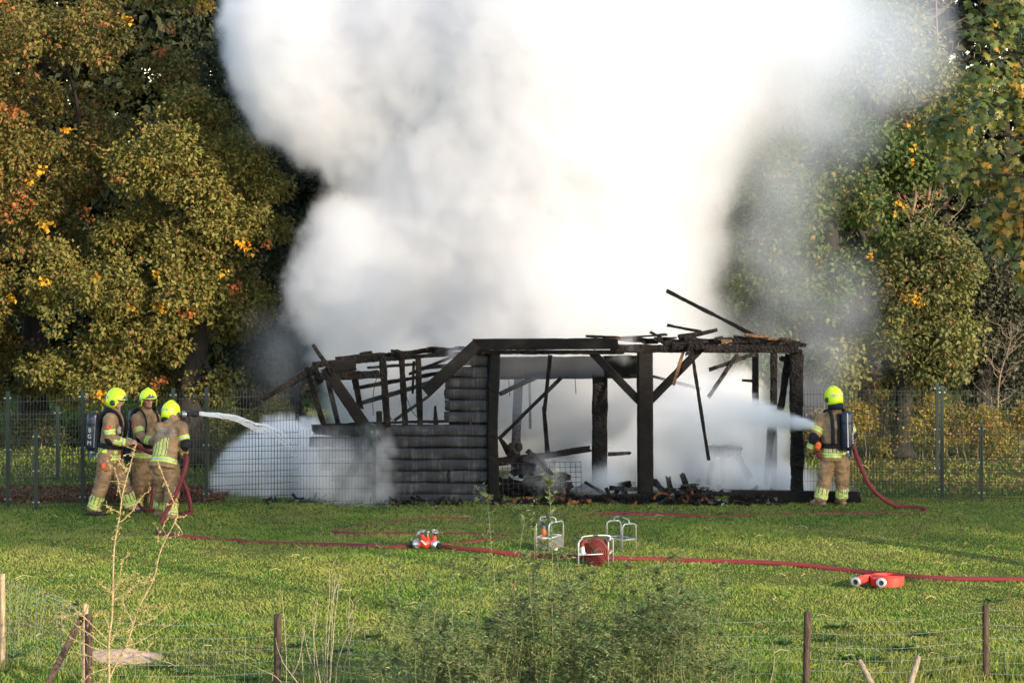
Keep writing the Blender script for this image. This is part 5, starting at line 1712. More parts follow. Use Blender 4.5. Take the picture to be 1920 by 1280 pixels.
def spiral_strip(c, ax, r0, r1, turns, width, th, sides=26, phase=0, reverse=False):
    """flat hose rolled on itself round axis ax"""
    ax = Vector(ax).normalized(); u = ax.orthogonal().normalized(); w = ax.cross(u)
    n = int(turns * sides)
    rings = []
    for i in range(n + 1):
        a = 2 * math.pi * i / sides + phase
        r = r0 + (r1 - r0) * i / n
        k = 1 + .012 * math.sin(a * 1.7 + i * .05)
        o = u * math.cos(a) + w * math.sin(a)
        jit = .004 * mnoise.noise((i * .13, turns, 0))
        rings.append([c + o * (r * k) + ax * (-width / 2 + jit), c + o * (r * k + th) + ax * (-width / 2 + th * .6 + jit), c + o * (r * k + th) + ax * (width / 2 - th * .6 + jit), c + o * (r * k) + ax * (width / 2 + jit)])
    return rings
# coil inside the loaded frame, standing on edge
cc = (rf_a[0] + rf_a[1] + rf_b[0] + rf_b[1]) / 4; cc.z += .185
axv = ((rf_a[1] - rf_a[0]) + Vector((-.02, 0, 0))).normalized()
coil = thing('hose_coil', (cc.x, cc.y, cc.z - .185), 'dark red hose coiled on edge inside its aluminium frame', 'hose coil')
mb = MB(); mb.rings(spiral_strip(cc, axv, .03, .178, 5.4, .13, .017, 30)); mb.build('coiled_hose', MT['hose_dark'], coil)
mb = MB(); mb.lathe(cc + Vector((-.185, -.06, .06)), (.1, -.15, -1), [(-.03, .03), (0, .034), (.06, .036), (.065, .046), (.085, .050), (.095, .062), (.105, .060)], 16)
mb.build('coupling', MT['alu'], coil)
mb = MB(); mb.tube(spline([cc + Vector((-.12, -.05, .15)), cc + Vector((-.17, -.06, .14)), cc + Vector((-.188, -.06, .10)), cc + Vector((-.187, -.06, .05))], 4), .032, 10); mb.build('hose_end', MT['hose_dark'], coil, smooth=True)
mb = MB(); mb.lathe(cc + Vector((.13, -.02, .13)), (1, .1, .25), [(0, .03), (.01, .046), (.05, .046), (.06, .034)], 14); mb.build('coupling', MT['steel_dark'], coil)
# fittings in the second frame
def fitting(label, px, py, D, parts, cat, name):
    c = P(px, py, D)
    root = thing(name, c, label, cat)
    for nm, ax, prof, m, off in parts:
        mb = MB(); mb.lathe(c + Vector(off), ax, prof, 14); mb.build(nm, MT[m], root, smooth=False)
fitting('orange branch nozzle with a white foot standing in the frame', 1022, 1028, 35.72, [
    ('foot', (0, 0, 1), [(-.02, .06), (.0, .062), (.012, .05), (.02, .03)], 'white_tape', (.0, 0, 0)),
    ('barrel', (0, 0, 1), [(0, .022), (.06, .024), (.065, .03), (.09, .03)], 'white_tape', (0, 0, .0)),
    ('orange_body', (-.15, 0, 1), [(0, .028), (.05, .034), (.08, .026)], 'orange', (0, 0, .08)),
    ('orange_grip', (-.1, 0, 1), [(0, .022), (.03, .034), (.08, .034), (.09, .02)], 'orange', (-.012, 0, .19)),
    ('tip', (0, 0, 1), [(0, .024), (.03, .028), (.05, .024)], 'blue_cloth', (-.02, 0, .28))], 'nozzle', 'branch_nozzle')
fitting('black nozzle with shut-off lever at the top of the frame', 1021, 988, 35.78, [
    ('barrel', (.35, -.2, -1), [(-.06, .02), (-.05, .03), (.02, .03), (.03, .022), (.07, .02)], 'black', (0, 0, 0)),
    ('grip', (.9, 0, -.5), [(0, .016), (.06, .018), (.07, .01)], 'black', (-.03, 0, .0)),
    ('lever', (-.5, 0, .8), [(0, .010), (.09, .009)], 'steel_dark', (-.01, 0, .02))], 'nozzle', 'branch_nozzle')
fitting('small red and white fitting on the grass inside the frame', 1041.5, 1030, 35.62, [
    ('cap', (0, 0, 1), [(-.02, .032), (.02, .034), (.03, .026)], 'white_tape', (0, 0, 0)),
    ('body', (.1, 0, 1), [(0, .026), (.05, .028), (.06, .018)], 'badge_red', (0, 0, .03))], 'fitting', 'hose_fitting')

# ------------------------------------------------------------------ rolled red hose lying flat
rc = gpt(1664, 1091); rc.z += .068
roll = thing('hose_roll', (rc.x, rc.y, 0), 'bright red flat hose roll with two silver couplings', 'hose roll')
mb = MB(); mb.rings(spiral_strip(rc, (0, 0, 1), .02, .215, 9, .125, .011, 36, 2.6)); mb.build('rolled_hose', MT['hose_bright'], roll)
def flat_end(pts, tw, nm):
    path = spline(pts, 6); z = Vector((0, 0, 1)); rings = []
    for i, p in enumerate(path):
        d = (path[min(i + 1, len(path) - 1)] - path[max(i - 1, 0)]).normalized(); o = d.cross(z).normalized()
        k = i / (len(path) - 1); hw = .0625 * (1 - k) + .05 * k; th = .007 * (1 - k) + .03 * k
        rings.append([p + o * th * s + z * hw * q for s, q in [(-1, -.8), (-.6, -1), (.6, -1), (1, -.8), (1, .8), (.6, 1), (-.6, 1), (-1, .8)]])
    mb = MB(); mb.rings(rings); mb.build(nm, MT['hose_bright'], roll, smooth=False)
    d = (path[-1] - path[-3]).normalized(); d = (d + Vector(tw)).normalized()
    e = path[-1]
    mb = MB(); mb.lathe(e, d, [(-.01, .042), (.03, .044), (.035, .036)], 16); mb.build('hose_collar', MT['black'], roll)
    mb = MB(); mb.lathe(e + d * .03, d, [(0, .04), (.005, .064), (.022, .066), (.026, .056), (.04, .056), (.043, .045), (.043, .034), (.01, .030)], 18); mb.build('coupling', MT['alu'], roll)
    mb = MB(); mb.lathe(e + d * .046, d, [(0, .033), (.001, .03)], 14); mb.build('coupling_bore', MT['black'], roll)
g = lambda px, py, z=.066: Vector((*gpt(px, py).xy, z))
flat_end([rc + Vector((-.10, .20, 0)), rc + Vector((-.20, .10, 0)), g(1622, 1094), g(1606, 1099.5)], (-.25, -1.2, .1), 'hose_end')
flat_end([rc + Vector((-.225, .02, 0)), rc + Vector((-.21, -.10, 0)), rc + Vector((-.14, -.17, 0)), g(1652, 1101.5)], (-.25, -1.3, .05), 'hose_end')
# ------------------------------------------------------------------ sheep fence along the near edge of the field
def wpost(name, parent, px, ytop, D, wpx, m, zb=-.25, lean=0, bow=.01):
    t = P(px + lean, ytop, D); b = Vector((P(px, 1200, D).x, D, zb))
    w = wpx * D / FPX / 2
    n = 10; rings = []
    ph = random.random() * 40
    for i in range(n + 1):
        s = i / n; c = b.lerp(t, s)
        c += Vector((bow * math.sin(s * 3) * mnoise.noise((ph, 0, 0)), 0, 0))
        rings.append([c + Vector((math.cos(a) * w * (1 + .07 * mnoise.noise((a * 2, s * 4, ph))), math.sin(a) * w * (1 + .07 * mnoise.noise((a * 2, s * 4, ph + 9))), (.012 * mnoise.noise((a * 3, ph, 2)) if i == n else 0))) for a in [2 * math.pi * k / 14 for k in range(14)]])
    rings.append([rings[-1][k].lerp(t, .35) + Vector((0, 0, .008)) for k in range(14)])
    mb = MB(); mb.rings(rings)
    return mb.build(name, MT[m], parent, smooth=False)
wf = thing('sheep_fence', gp(960, 26.4), 'sheep fence of sagging grey wire on round wooden posts along the near edge', 'fence')
wpost('post', wf, 4, 1077, 27.3, 10.5, 'post_tan'); wpost('post', wf, 160, 1132, 26.6, 12, 'post_tan'); wpost('post', wf, 166, 1152, 26.4, 14, 'post_brown')
wpost('post', wf, 517, 1151, 26.3, 13.5, 'post_brown', lean=3.5); wpost('post', wf, 828, 1155, 26.3, 13, 'post_brown', lean=1)
wpost('post', wf, 1510, 1147, 26.5, 13.5, 'post_brown', lean=4.5); wpost('post', wf, 1849, 1134, 26.7, 12.5, 'post_brown', lean=-1); wpost('post', wf, 2150, 1128, 26.8, 12.5, 'post_brown')
mb = MB(); timber_mesh(mb, P(152, 1160, 26.5), P(80, 1300, 26.0), .062, .06, .08); mb.build('brace', MT['post_brown'], wf)
mb = MB(); mb.lathe(P(144, 1130, 26.5), (0, -1, .2), [(0, .018), (.02, .026), (.05, .026), (.06, .016)], 10); mb.build('insulator', MT['black'], wf)
WR = .0017
def strand(pts, r=WR, n=7):
    path = spline(pts, n)
    mb = MB(); mb.tube([p + Vector((0, 0, .004 * mnoise.noise((p.x * 9, p.z, 0)))) for p in path], r, 4); mb.build('wire', MT['wire'], wf)
    return path
def mesh_span(xa, xb, ya, yb, Da, Db, sag, rows, dx=25, top=None, wob=2):
    """horizontal wires between two posts plus stay wires"""
    lines = []
    for k, (oa, ob) in enumerate(rows):
        pts = []
        for i in range(7):
            s = i / 6
            y = (ya + oa) * (1 - s) + (yb + ob) * s + sag * math.sin(math.pi * s) * (1 if k else 1.3) + wob * mnoise.noise((i * 2.1 + k * 7, xa * .01, 0))
            pts.append(P(xa + (xb - xa) * s, y, Da + (Db - Da) * s - .05))
        strand(pts); lines.append(pts)
    st = MB()
    n = int((xb - xa) / dx)
    first = 1 if top else 0
    for i in range(1, n):
        s = i / n * 6; a = min(int(s), 5); fr = s - a
        col = [l[a].lerp(l[a + 1], fr) for l in lines[first:]]
        j = random.uniform(-.012, .012)
        st.tube([c + Vector((j * q, 0, 0)) for q, c in enumerate(col)], WR * .9, 4)
    tag(st.build('stay_wires', MT['wire'], wf), kind='stuff')
rows = [(0, 0), (28, 28), (53, 53), (77, 77), (98, 98), (120, 120)]
mesh_span(173, 513, 1165, 1162, 26.4, 26.3, 6, rows, 26, True)
mesh_span(527, 825, 1160, 1168, 26.3, 26.3, 9, rows, 26, True)
mesh_span(836, 1506, 1168, 1162, 26.3, 26.5, 4, rows, 25, True)
mesh_span(1519, 1844, 1158, 1146, 26.5, 26.7, 9, rows, 25, True)
mesh_span(1855, 2145, 1143, 1140, 26.7, 26.8, 4, rows, 25, True)
mesh_span(9, 155, 1084, 1146, 27.3, 26.6, -6, [(0, 0), (10, 4), (24, 10), (40, 22), (56, 40), (78, 60), (100, 80), (122, 100), (150, 122)], 7, False, 4)

for (x0, y0, x1, y1, lb) in [(1611, 1237, 1650, 1310, 'grey stake leaning right, one of a crossed pair at the near edge'), (1723, 1230, 1698, 1310, 'grey stake leaning left, one of a crossed pair at the near edge')]:
    mb = MB(); a = P(x0, y0, 25.9); b = P(x1, y1, 25.7)
    mb.tube([a + (b - a) * k / 6 for k in range(7)], [.026, .030, .031, .030, .032, .031, .03], 10)
    tag(mb.build('wooden_stake', MT['stake_grey'], None, b), lb, 'stake', 'crossed stakes')

# bare sandy molehill
def mound():
    c = gpt(232, 1228)
    n = 26; vs = []; fs = []
    for i in range(n + 1):
        for j in range(n + 1):
            u, v = i / n * 2 - 1, j / n * 2 - 1
            r = math.hypot(u, v)
            x = c.x + u * .46; y = c.y + v * .40
            h = .085 * max(0, 1 - r) ** .8 * (1 + .5 * mnoise.noise((u * 3, v * 3, 4))) + .02 * mnoise.noise((u * 9, v * 9, 1)) * max(0, 1 - r)
            vs.append((x, y, float(ground_z(x, y)) + h - .012 * (r > .97)))
    for i in range(n):
        for j in range(n):
            a = i * (n + 1) + j; fs.append((a, a + n + 1, a + n + 2, a + 1))
    mb = MB(); mb.add(vs, fs)
    o = mb.build('sand_mound', simple('dry_sand', (.46, .33, .22), .95, (.30, .20, .13), 18, bmp=.8), None, c)
    tag(o, 'low mound of bare dry sand near the wire fence corner', 'mound')
mound()

# broad weeds near the wire fence
def weeds():
    pos, dr, nr, ln = [], [], [], []
    spots = [(1880, 1270), (1800, 1248), (1640, 1240), (1590, 1238), (1545, 1200), (1575, 1178), (1690, 1218), (1730, 1190), (1470, 1205), (340, 1262), (300, 1250), (240, 1268), (470, 1280), (700, 1195), (730, 1240), (1250, 1180), (600, 1250), (1860, 1130), (1905, 1275), (640, 1225), (30, 1235), (560, 1215), (1430, 1270), (1760, 1275)]
    for x, y in spots:
        c = gpt(x, y)
        for k in range(26):
            a = random.random() * 6.283; L = random.uniform(.05, .13)
            el = random.uniform(.1, .9)
            o = Vector((math.cos(a), math.sin(a), 0)) * random.uniform(0, .09)
            pos.append(tuple(c + o + Vector((0, 0, .02)))); dr.append((math.cos(a), math.sin(a), el)); nr.append((-math.cos(a) * el, -math.sin(a) * el, 1)); ln.append(L)
    V, T = leaf_arrays(np.array(pos), np.array(dr), np.array(nr), np.array(ln), np.array(ln) * .38, .2)
    tag(link_mesh('weeds', np_mesh('weeds', V, T, leaf_mat('weed_leaf', [(0, (.03, .075, .02)), (.6, (.055, .12, .03)), (1, (.09, .15, .05))], .3))), 'dark green broad-leaved weeds in the grass', kind='stuff')
weeds()
# ranker grass along the wire fence at the right
def rank():
    n = 9000
    X, D = frustum_pts(n, 25.6, 27.8)
    k = (vnoise(X * 1.1 + 3, D * 1.5) > .52) | ((X > 3.2) & (D < 27.6) & (vnoise(X * 2, D * 2) > .4)); X, D = X[k], D[k]
    n = len(X)
    d = np.stack([RNG.normal(0, .35, n), RNG.normal(0, .35, n), np.ones(n)], 1)
    nr = np.stack([RNG.normal(0, 1, n), RNG.normal(0, 1, n), np.full(n, .2)], 1)
    ln = .06 + .13 * RNG.random(n)
    V, T = leaf_arrays(np.stack([X, D, ground_z(X, D)], 1), d, nr, ln, np.full(n, .008), .1)
    tag(link_mesh('long_grass', np_mesh('long_grass', V, T, MT['blade'])), 'longer grass tufts growing along the wire fence', kind='stuff')
rank()

# ------------------------------------------------------------------ bare lichen-covered sapling
MT['lichen'] = simple('lichen_bark', (.38, .30, .155), .9, (.20, .16, .09), 30, bmp=.5)
MT['lichen_bud'] = simple('yellow_lichen', (.44, .33, .12), .9, (.28, .2, .07), 30)
def sapling():
    D = 25.6
    root = thing('sapling', gp(205, D), 'bare sapling covered with yellow lichen in front of the wire fence', 'sapling')
    Q = lambda l, dd=0: [P(x, y, D + dd) for x, y in l]
    stems = [([(206, 1345), (205, 1285), (204, 1230), (205, 1192), (210, 1155), (212, 1092), (213, 1042), (217, 1005), (222, 980), (225, 962), (230, 925), (242, 880), (250, 850), (256, 830)], .020, .0045, -.0),
             ([(206, 1270), (215, 1250), (236, 1212), (250, 1170), (262, 1135), (288, 1085), (298, 1042), (310, 1012), (327, 980), (333, 962), (328, 947), (317, 920), (305, 890), (296, 865)], .015, .004, .12)]
    branches = [[(212, 1125), (240, 1108), (270, 1085), (292, 1070)], [(211, 1112), (225, 1085), (232, 1050), (244, 1035)], [(222, 1092), (236, 1085), (252, 1085)], [(208, 1116), (192, 1098), (180, 1090), (168, 1083)],
                [(203, 1200), (185, 1185), (160, 1160), (135, 1140), (105, 1118), (78, 1120)], [(203, 1215), (175, 1195), (145, 1175), (120, 1160), (92, 1155)], [(204, 1225), (165, 1210), (130, 1195), (108, 1170)],
                [(205, 1195), (230, 1180), (265, 1172), (300, 1150), (312, 1140)], [(236, 1212), (265, 1200), (300, 1180), (330, 1165), (354, 1137)], [(262, 1135), (275, 1150), (284, 1158)], [(262, 1138), (290, 1135), (310, 1142)],
                [(225, 962), (212, 955), (202, 946)], [(228, 940), (218, 890), (205, 872)], [(222, 980), (245, 962), (262, 935), (280, 920)], [(240, 885), (230, 875), (222, 862)], [(243, 880), (233, 880), (222, 882)],
                [(327, 980), (340, 1002), (296, 1012)], [(328, 960), (318, 965), (292, 1010)], [(205, 1240), (190, 1262), (182, 1290)], [(206, 1250), (170, 1262), (150, 1290)], [(204, 1235), (160, 1228), (130, 1222)], [(205, 1180), (195, 1150), (180, 1150)], [(215, 1250), (255, 1235), (275, 1215), (292, 1200)],
                [(250, 1170), (235, 1140), (230, 1120), (242, 1108)], [(288, 1085), (275, 1090), (262, 1090)], [(204, 1215), (215, 1190), (226, 1160), (232, 1140)], [(160, 1160), (150, 1150), (122, 1155)]]
    for l, r0, r1, dd in stems:
        p = spline(Q(l, dd), 4); mb = MB()
        mb.tube(p, [.68 * r0 + (r1 * .8 - .68 * r0) * k / (len(p) - 1) for k in range(len(p))], 8)
        mb.build('stem', MT['lichen'], root, smooth=True)
    buds = MB()
    def add_buds(p, n):
        for _ in range(n):
            c = p[random.randrange(len(p))] + Vector((random.gauss(0, .008), random.gauss(0, .008), random.gauss(0, .008)))
            buds.ellipsoid(c, tuple(random.uniform(.003, .009) for _ in range(3)), None, 5, 4)
    for l in branches:
        dd = random.uniform(-.15, .15)
        p = spline([q + Vector((0, dd * k / len(l), 0)) for k, q in enumerate(Q(l))], 5)
        p = [q + Vector((random.gauss(0, .004), 0, random.gauss(0, .004))) for q in p]
        mb = MB(); mb.tube(p, [.0056 - .0038 * k / (len(p) - 1) for k in range(len(p))], 5); mb.build('branch', MT['lichen'], root)
        add_buds(p, 16)
        tw = MB()
        for _ in range(7):
            s = p[random.randrange(1, len(p))]
            e = s + Vector((random.gauss(0, .045), random.gauss(0, .05), random.gauss(.015, .045)))
            q = [s, s.lerp(e, .5) + Vector((0, 0, .008)), e]; tw.tube(q, .002, 4); add_buds(q, 3)
        tag(tw.build('twigs', MT['lichen'], root), kind='stuff')
    for l, *_ in stems:
        p = spline(Q(l), 6); add_buds(p[6:], 46)
        tw = MB()
        for _ in range(26):
            s = p[random.randrange(8, len(p))]
            e = s + Vector((random.gauss(0, .05), random.gauss(0, .05), random.gauss(.01, .03))); tw.tube([s, e], .0024, 4); add_buds([s, e, e], 3)
        tag(tw.build('twigs', MT['lichen'], root), kind='stuff')
    tag(buds.build('lichen', MT['lichen_bud'], root), kind='stuff')
sapling()

# ------------------------------------------------------------------ dry stalks
MT['straw_stalk'] = simple('bleached_stalk', (.36, .31, .20), .85, (.21, .17, .11), 25)
def stalks():
    D = 25.4
    root = thing('dry_stalks', gp(612, D), 'clump of bleached dry weed stalks beside the leafy shrub', 'dry plant')
    L = [[(612, 1300), (616, 1200), (622, 1120), (624, 1056)], [(608, 1300), (612, 1180), (618, 1110), (617, 1066)], [(616, 1300), (622, 1190), (626, 1100), (630, 1080)], [(618, 1290), (628, 1160), (636, 1090), (641, 1072)], [(622, 1130), (634, 1090), (642, 1082)],
         [(604, 1300), (590, 1210), (586, 1150), (580, 1130)], [(592, 1300), (588, 1200), (594, 1140), (595, 1122)], [(536, 1300), (537, 1240), (532, 1150), (525, 1096)], [(660, 1300), (654, 1200), (656, 1120), (658, 1100)], [(640, 1300), (650, 1230), (662, 1170), (668, 1126)], [(654, 1160), (662, 1140), (660, 1125)],
         [(570, 1300), (566, 1200), (572, 1170)], [(545, 1270), (560, 1240), (570, 1190), (576, 1180)], [(600, 1300), (606, 1250), (603, 1195)], [(628, 1300), (634, 1240), (652, 1190), (660, 1180)], [(700, 1300), (690, 1230), (682, 1175)], [(596, 1270), (580, 1230), (566, 1168)], [(566, 1290), (530, 1240), (516, 1195)], [(540, 1300), (520, 1270), (480, 1250)], [(1440, 1300), (1452, 1240), (1448, 1200)]]
    for l in L:
        dd = random.uniform(-.2, .2)
        p = spline([P(x, y, D + dd) for x, y in l], 5); p = [q + Vector((random.gauss(0, .002), 0, 0)) for q in p]
        mb = MB(); mb.tube(p, [.0054 - .0038 * k / (len(p) - 1) for k in range(len(p))], 5)
        for _ in range(2):
            s = p[int(len(p) * random.uniform(.6, .95))]; mb.tube([s, s + Vector((random.gauss(0, .03), random.gauss(0, .03), random.uniform(.03, .08)))], .0016, 4)
        mb.build('stalk', MT['straw_stalk'], root)
stalks()

# ------------------------------------------------------------------ leafy willow shrubs
LM['willow'] = leaf_mat('willow_leaf', [(0, (.070, .125, .045)), (.5, (.112, .180, .066)), (.85, (.17, .235, .09)), (1, (.25, .28, .13))], .25, .45)
LM['willow_tip'] = leaf_mat('pale_willow_leaf', [(0, (.12, .14, .045)), (.6, (.20, .20, .08)), (1, (.30, .27, .13))], .35, .45)
MT['willow_bark'] = simple('willow_shoot', (.20, .19, .085), .8, (.12, .11, .05), 20)
def willow(label, tops, x0, x1, D, nfill, ybase, seed):
    random.seed(seed)
    root = thing('willow_shrub', gp((x0 + x1) / 2, D), label, 'shrub', 'willow shrubs at the near edge')
    leaves = [[], []]; stems = MB()
    def shoot(bx, x, y, leafy, dd, side=.3, sl=(.06, .22)):
        b = Vector((P(bx, 1200, D).x, D + dd, 0)); t = P(x, y, D + dd * 1.5)
        m = b.lerp(t, .5) + Vector((random.gauss(0, .05), random.gauss(0, .04), 0)); m.x += (t.x - b.x) * .18
        p = spline([b, m, t + Vector((random.gauss(0, .012), 0, -.05)), t], 9)
        stems.tube(p, [.0062 - .0046 * k / (len(p) - 1) for k in range(len(p))], 5)
        n = len(p); L = (t - b).length
        for _ in range(int(leafy * L)):
            s = random.random() ** .8
            i = min(int(s * (n - 1)), n - 2); c = p[i].lerp(p[i + 1], random.random())
            a = random.random() * 6.283
            d = Vector((math.cos(a), math.sin(a), random.uniform(.1, 1.0)))
            tip = s > .72 and c.z > .75
            leaves[1 if tip and random.random() < .8 else 0].append((tuple(c), tuple(d), random.uniform(.035, .072) * (.75 if s > .9 else 1)))
            if random.random() < side and s < .85 and s > .12:
                e = c + d.normalized() * random.uniform(*sl); stems.tube([c, e], .0011, 3)
                for q in range(9):
                    u = random.random(); a2 = random.random() * 6.283
                    leaves[0].append((tuple(c.lerp(e, u)), (math.cos(a2), math.sin(a2), random.uniform(0, .9)), random.uniform(.03, .06)))
    for x, y in tops:
        shoot(x + random.uniform(-25, 25) + ((x0 + x1) / 2 - x) * .25, x, y, 60, random.uniform(-.3, .3), .25)
    for k in range(nfill):
        x = x0 + (x1 - x0) * random.random()
        e = math.sin(math.pi * min(max((x - x0) / (x1 - x0), .04), .96)) ** .6
        y = 1290 - (1290 - ybase) * e * random.uniform(.45, 1.0)
        shoot(x + random.uniform(-30, 30), x, y, 62, random.uniform(-.6, .6), .62, (.10, .34))
    for k, nm in enumerate(('foliage', 'pale_foliage')):
        if not leaves[k]: continue
        pos = np.array([l[0] for l in leaves[k]]); d = np.array([l[1] for l in leaves[k]]); ln = np.array([l[2] for l in leaves[k]])
        nr = np.stack([RNG.normal(0, .6, len(pos)), RNG.normal(0, .6, len(pos)), np.ones(len(pos))], 1)
        V, T = leaf_arrays(pos, d, nr, ln, ln * .30, .2)
        tag(link_mesh(nm, np_mesh(nm, V, T, LM['willow' if k == 0 else 'willow_tip']), root), kind='stuff')
    tag(stems.build('shoots', MT['willow_bark'], root), kind='stuff')
willow('tall leafy willow shrub in the middle with shoots rising to the hose frames', [(915, 938), (985, 962), (1028, 912), (1000, 985), (1010, 1060), (955, 1075), (1045, 1040), (1090, 1085), (1065, 1050), (935, 1090), (1110, 1075), (1020, 1020), (990, 1045)], 880, 1150, 25.3, 54, 1085, 5)
willow('dense grey-green willow shrub at the right of the shrub row', [(1160, 1082), (1230, 1075), (1262, 1045), (1275, 1090), (1190, 1110), (1310, 1120), (1345, 1070), (1356, 1095), (1180, 1065), (1218, 1120)], 1110, 1390, 25.1, 56, 1105, 6)
willow('thin leafy willow shrub beside the dry stalks', [(716, 1032), (748, 1062), (790, 1090), (845, 1055), (820, 1095), (893, 1050), (908, 1060), (870, 1085), (735, 1130)], 690, 905, 25.2, 34, 1140, 8)
# ------------------------------------------------------------------ smoke: density grids from overlapping billows, broken up by noise
def smoke_mat(name, color, density, aniso):
    m = bpy.data.materials.new(name); m.use_nodes = True
    nt = m.node_tree; nt.nodes.clear()
    out = nt.nodes.new('ShaderNodeOutputMaterial')
    pv = nt.nodes.new('ShaderNodeVolumePrincipled')
    pv.inputs['Color'].default_value = (*color, 1)
    pv.inputs['Anisotropy'].default_value = aniso
    pv.inputs['Density'].default_value = density
    nt.links.new(pv.outputs[0], out.inputs['Volume'])
    return m

class FN:
    """field-node shorthand inside a geometry node tree"""
    def __init__(self, nt): self.nt = nt
    def val(self, s, v):
        if hasattr(v, 'is_linked'): self.nt.links.new(v, s)
        else: s.default_value = v
    def m(self, op, a, b=0.0, c=None, clamp=False):
        n = self.nt.nodes.new('ShaderNodeMath'); n.operation = op; n.use_clamp = clamp
        self.val(n.inputs[0], a); self.val(n.inputs[1], b)
        if c is not None: self.val(n.inputs[2], c)
        return n.outputs[0]
    def v(self, op, a, b=None, scale=None):
        n = self.nt.nodes.new('ShaderNodeVectorMath'); n.operation = op
        self.val(n.inputs[0], a)
        if b is not None: self.val(n.inputs[1], b)
        if scale is not None: n.inputs['Scale'].default_value = scale
        return n.outputs['Value'] if op in ('LENGTH', 'DOT_PRODUCT', 'DISTANCE') else n.outputs[0]
    def noise(self, vec, scale, detail, rough=.5):
        n = self.nt.nodes.new('ShaderNodeTexNoise')
        self.nt.links.new(vec, n.inputs['Vector'])
        n.inputs['Scale'].default_value = scale; n.inputs['Detail'].default_value = detail; n.inputs['Roughness'].default_value = rough
        return n.outputs[0]
    def maprange(self, x, a, b, c, d, smooth=False):
        n = self.nt.nodes.new('ShaderNodeMapRange'); n.clamp = True
        if smooth: n.interpolation_type = 'SMOOTHSTEP'
        self.val(n.inputs[0], x)
        for i, q in enumerate((a, b, c, d)): n.inputs[i + 1].default_value = q
        return n.outputs[0]

def volume_object(name, lo, hi, voxel, field, mat, label):
    ng = bpy.data.node_groups.new(name, 'GeometryNodeTree')
    ng.interface.new_socket('Geometry', in_out='OUTPUT', socket_type='NodeSocketGeometry')
    go = ng.nodes.new('NodeGroupOutput')
    vc = ng.nodes.new('GeometryNodeVolumeCube')
    vc.inputs['Min'].default_value = lo; vc.inputs['Max'].default_value = hi
    for k, ax in enumerate(('X', 'Y', 'Z')):
        vc.inputs['Resolution ' + ax].default_value = max(2, int((hi[k] - lo[k]) / voxel))
    pos = ng.nodes.new('GeometryNodeInputPosition').outputs[0]
    ng.links.new(field(FN(ng), pos), vc.inputs['Density'])
    sm = ng.nodes.new('GeometryNodeSetMaterial'); sm.inputs['Material'].default_value = mat
    ng.links.new(vc.outputs[0], sm.inputs[0]); ng.links.new(sm.outputs[0], go.inputs[0])
    vol = bpy.data.volumes.new(name)
    vol.materials.append(mat)
    o = bpy.data.objects.new(name, vol)
    COL.objects.link(o)
    md = o.modifiers.new('billows', 'NODES'); md.node_group = ng
    return tag(o, label, kind='stuff')

def lobes_field(f, pos, lobes, blend=.25):
    """largest (radius - distance) over all billows, in metres"""
    best = None
    for px, py, rpx, D in lobes:
        c = P(px, py, D); r = rpx * D / FPX
        s = f.m('SUBTRACT', r, f.v('DISTANCE', pos, tuple(c)))
        best = s if best is None else f.m('SMOOTH_MAX', best, s, blend)
    return best

PLUME = [  # photo x, y, radius in photo pixels, distance
    (550, -60, 165, 44.6), (558, 60, 165, 44.3), (580, 160, 155, 44.2), (680, 225, 140, 44.4), (755, 300, 130, 44.3),
    (655, 440, 97, 43.3), (605, 510, 88, 43.3), (617, 590, 88, 43.4), (605, 440, 47, 43.2), (560, 545, 44, 43.3), (645, 385, 47, 43.3), (655, 670, 95, 43.8), (700, 760, 110, 44.6), (720, 860, 110, 45.2),
    (800, 90, 240, 44.8), (1000, 20, 280, 44.8), (1000, -120, 300, 45), (1250, -60, 290, 44.8), (900, 330, 240, 44.6), (1110, 290, 250, 44.6), (820, 480, 200, 44.4), (1140, 480, 200, 44.5),
    (900, 600, 200, 44.6), (1260, 150, 240, 44.6), (1420, 60, 170, 44.7), (1040, 660, 180, 44.8), (1220, 620, 150, 44.6), (1290, 470, 110, 44.4), (1290, 340, 130, 44.4),
    (1400, 190, 120, 44.6), (1500, 50, 140, 44.8), (1010, 500, 215, 44.2), (1010, 200, 250, 44.3), (1000, 60, 260, 44.2), (1475, 190, 95, 44.8), (700, 540, 115, 43.4), (730, 640, 120, 43.7), (990, 370, 180, 43.9), (1310, 590, 75, 44.6), (880, 790, 150, 45.1), (1040, 830, 140, 45.2), (1190, 790, 150, 45.1), (1330, 820, 110, 45.0), (1420, 860, 80, 44.6), (1240, 700, 140, 45)]
HAZE = [(960, 690, 80, 42.2), (1030, 690, 95, 42.2), (1100, 690, 80, 42.2), (1440, 560, 80, 43.6), (1520, 640, 80, 43.6), (1620, 60, 150, 45.6), (1540, 230, 120, 45.4), (1480, 360, 110, 45.2), (1430, 470, 90, 44.8), (1500, 560, 95, 44.4), (1440, 640, 90, 44.2), (1570, 560, 60, 44.4), (1560, 660, 70, 44.2), (1540, 120, 150, 45.4), (1650, 120, 130, 46),
        (1560, 0, 170, 45.4), (1690, 40, 110, 46.4), (1480, 750, 80, 43.6), (1540, 740, 50, 43), (640, 330, 70, 44.6), (540, 650, 60, 44.2), (480, 130, 90, 44.8), (470, -10, 90, 44.8), (530, 230, 80, 44.8), (520, 700, 45, 43.4),
        (1350, 760, 90, 43.4), (1000, 720, 110, 42.8), (1120, 720, 70, 42.6), (1340, 640, 60, 43.5), (820, 730, 80, 42.6), (930, 690, 60, 42.2)]
LOW = [(470, 880, 62, 41.4), (535, 850, 62, 41.5), (430, 905, 45, 41.2), (590, 890, 65, 41.3), (520, 925, 60, 41.2), (600, 850, 45, 41.6), (450, 940, 50, 41.2), (570, 945, 60, 41.2), (640, 930, 40, 41.0), (590, 800, 40, 42.2)]
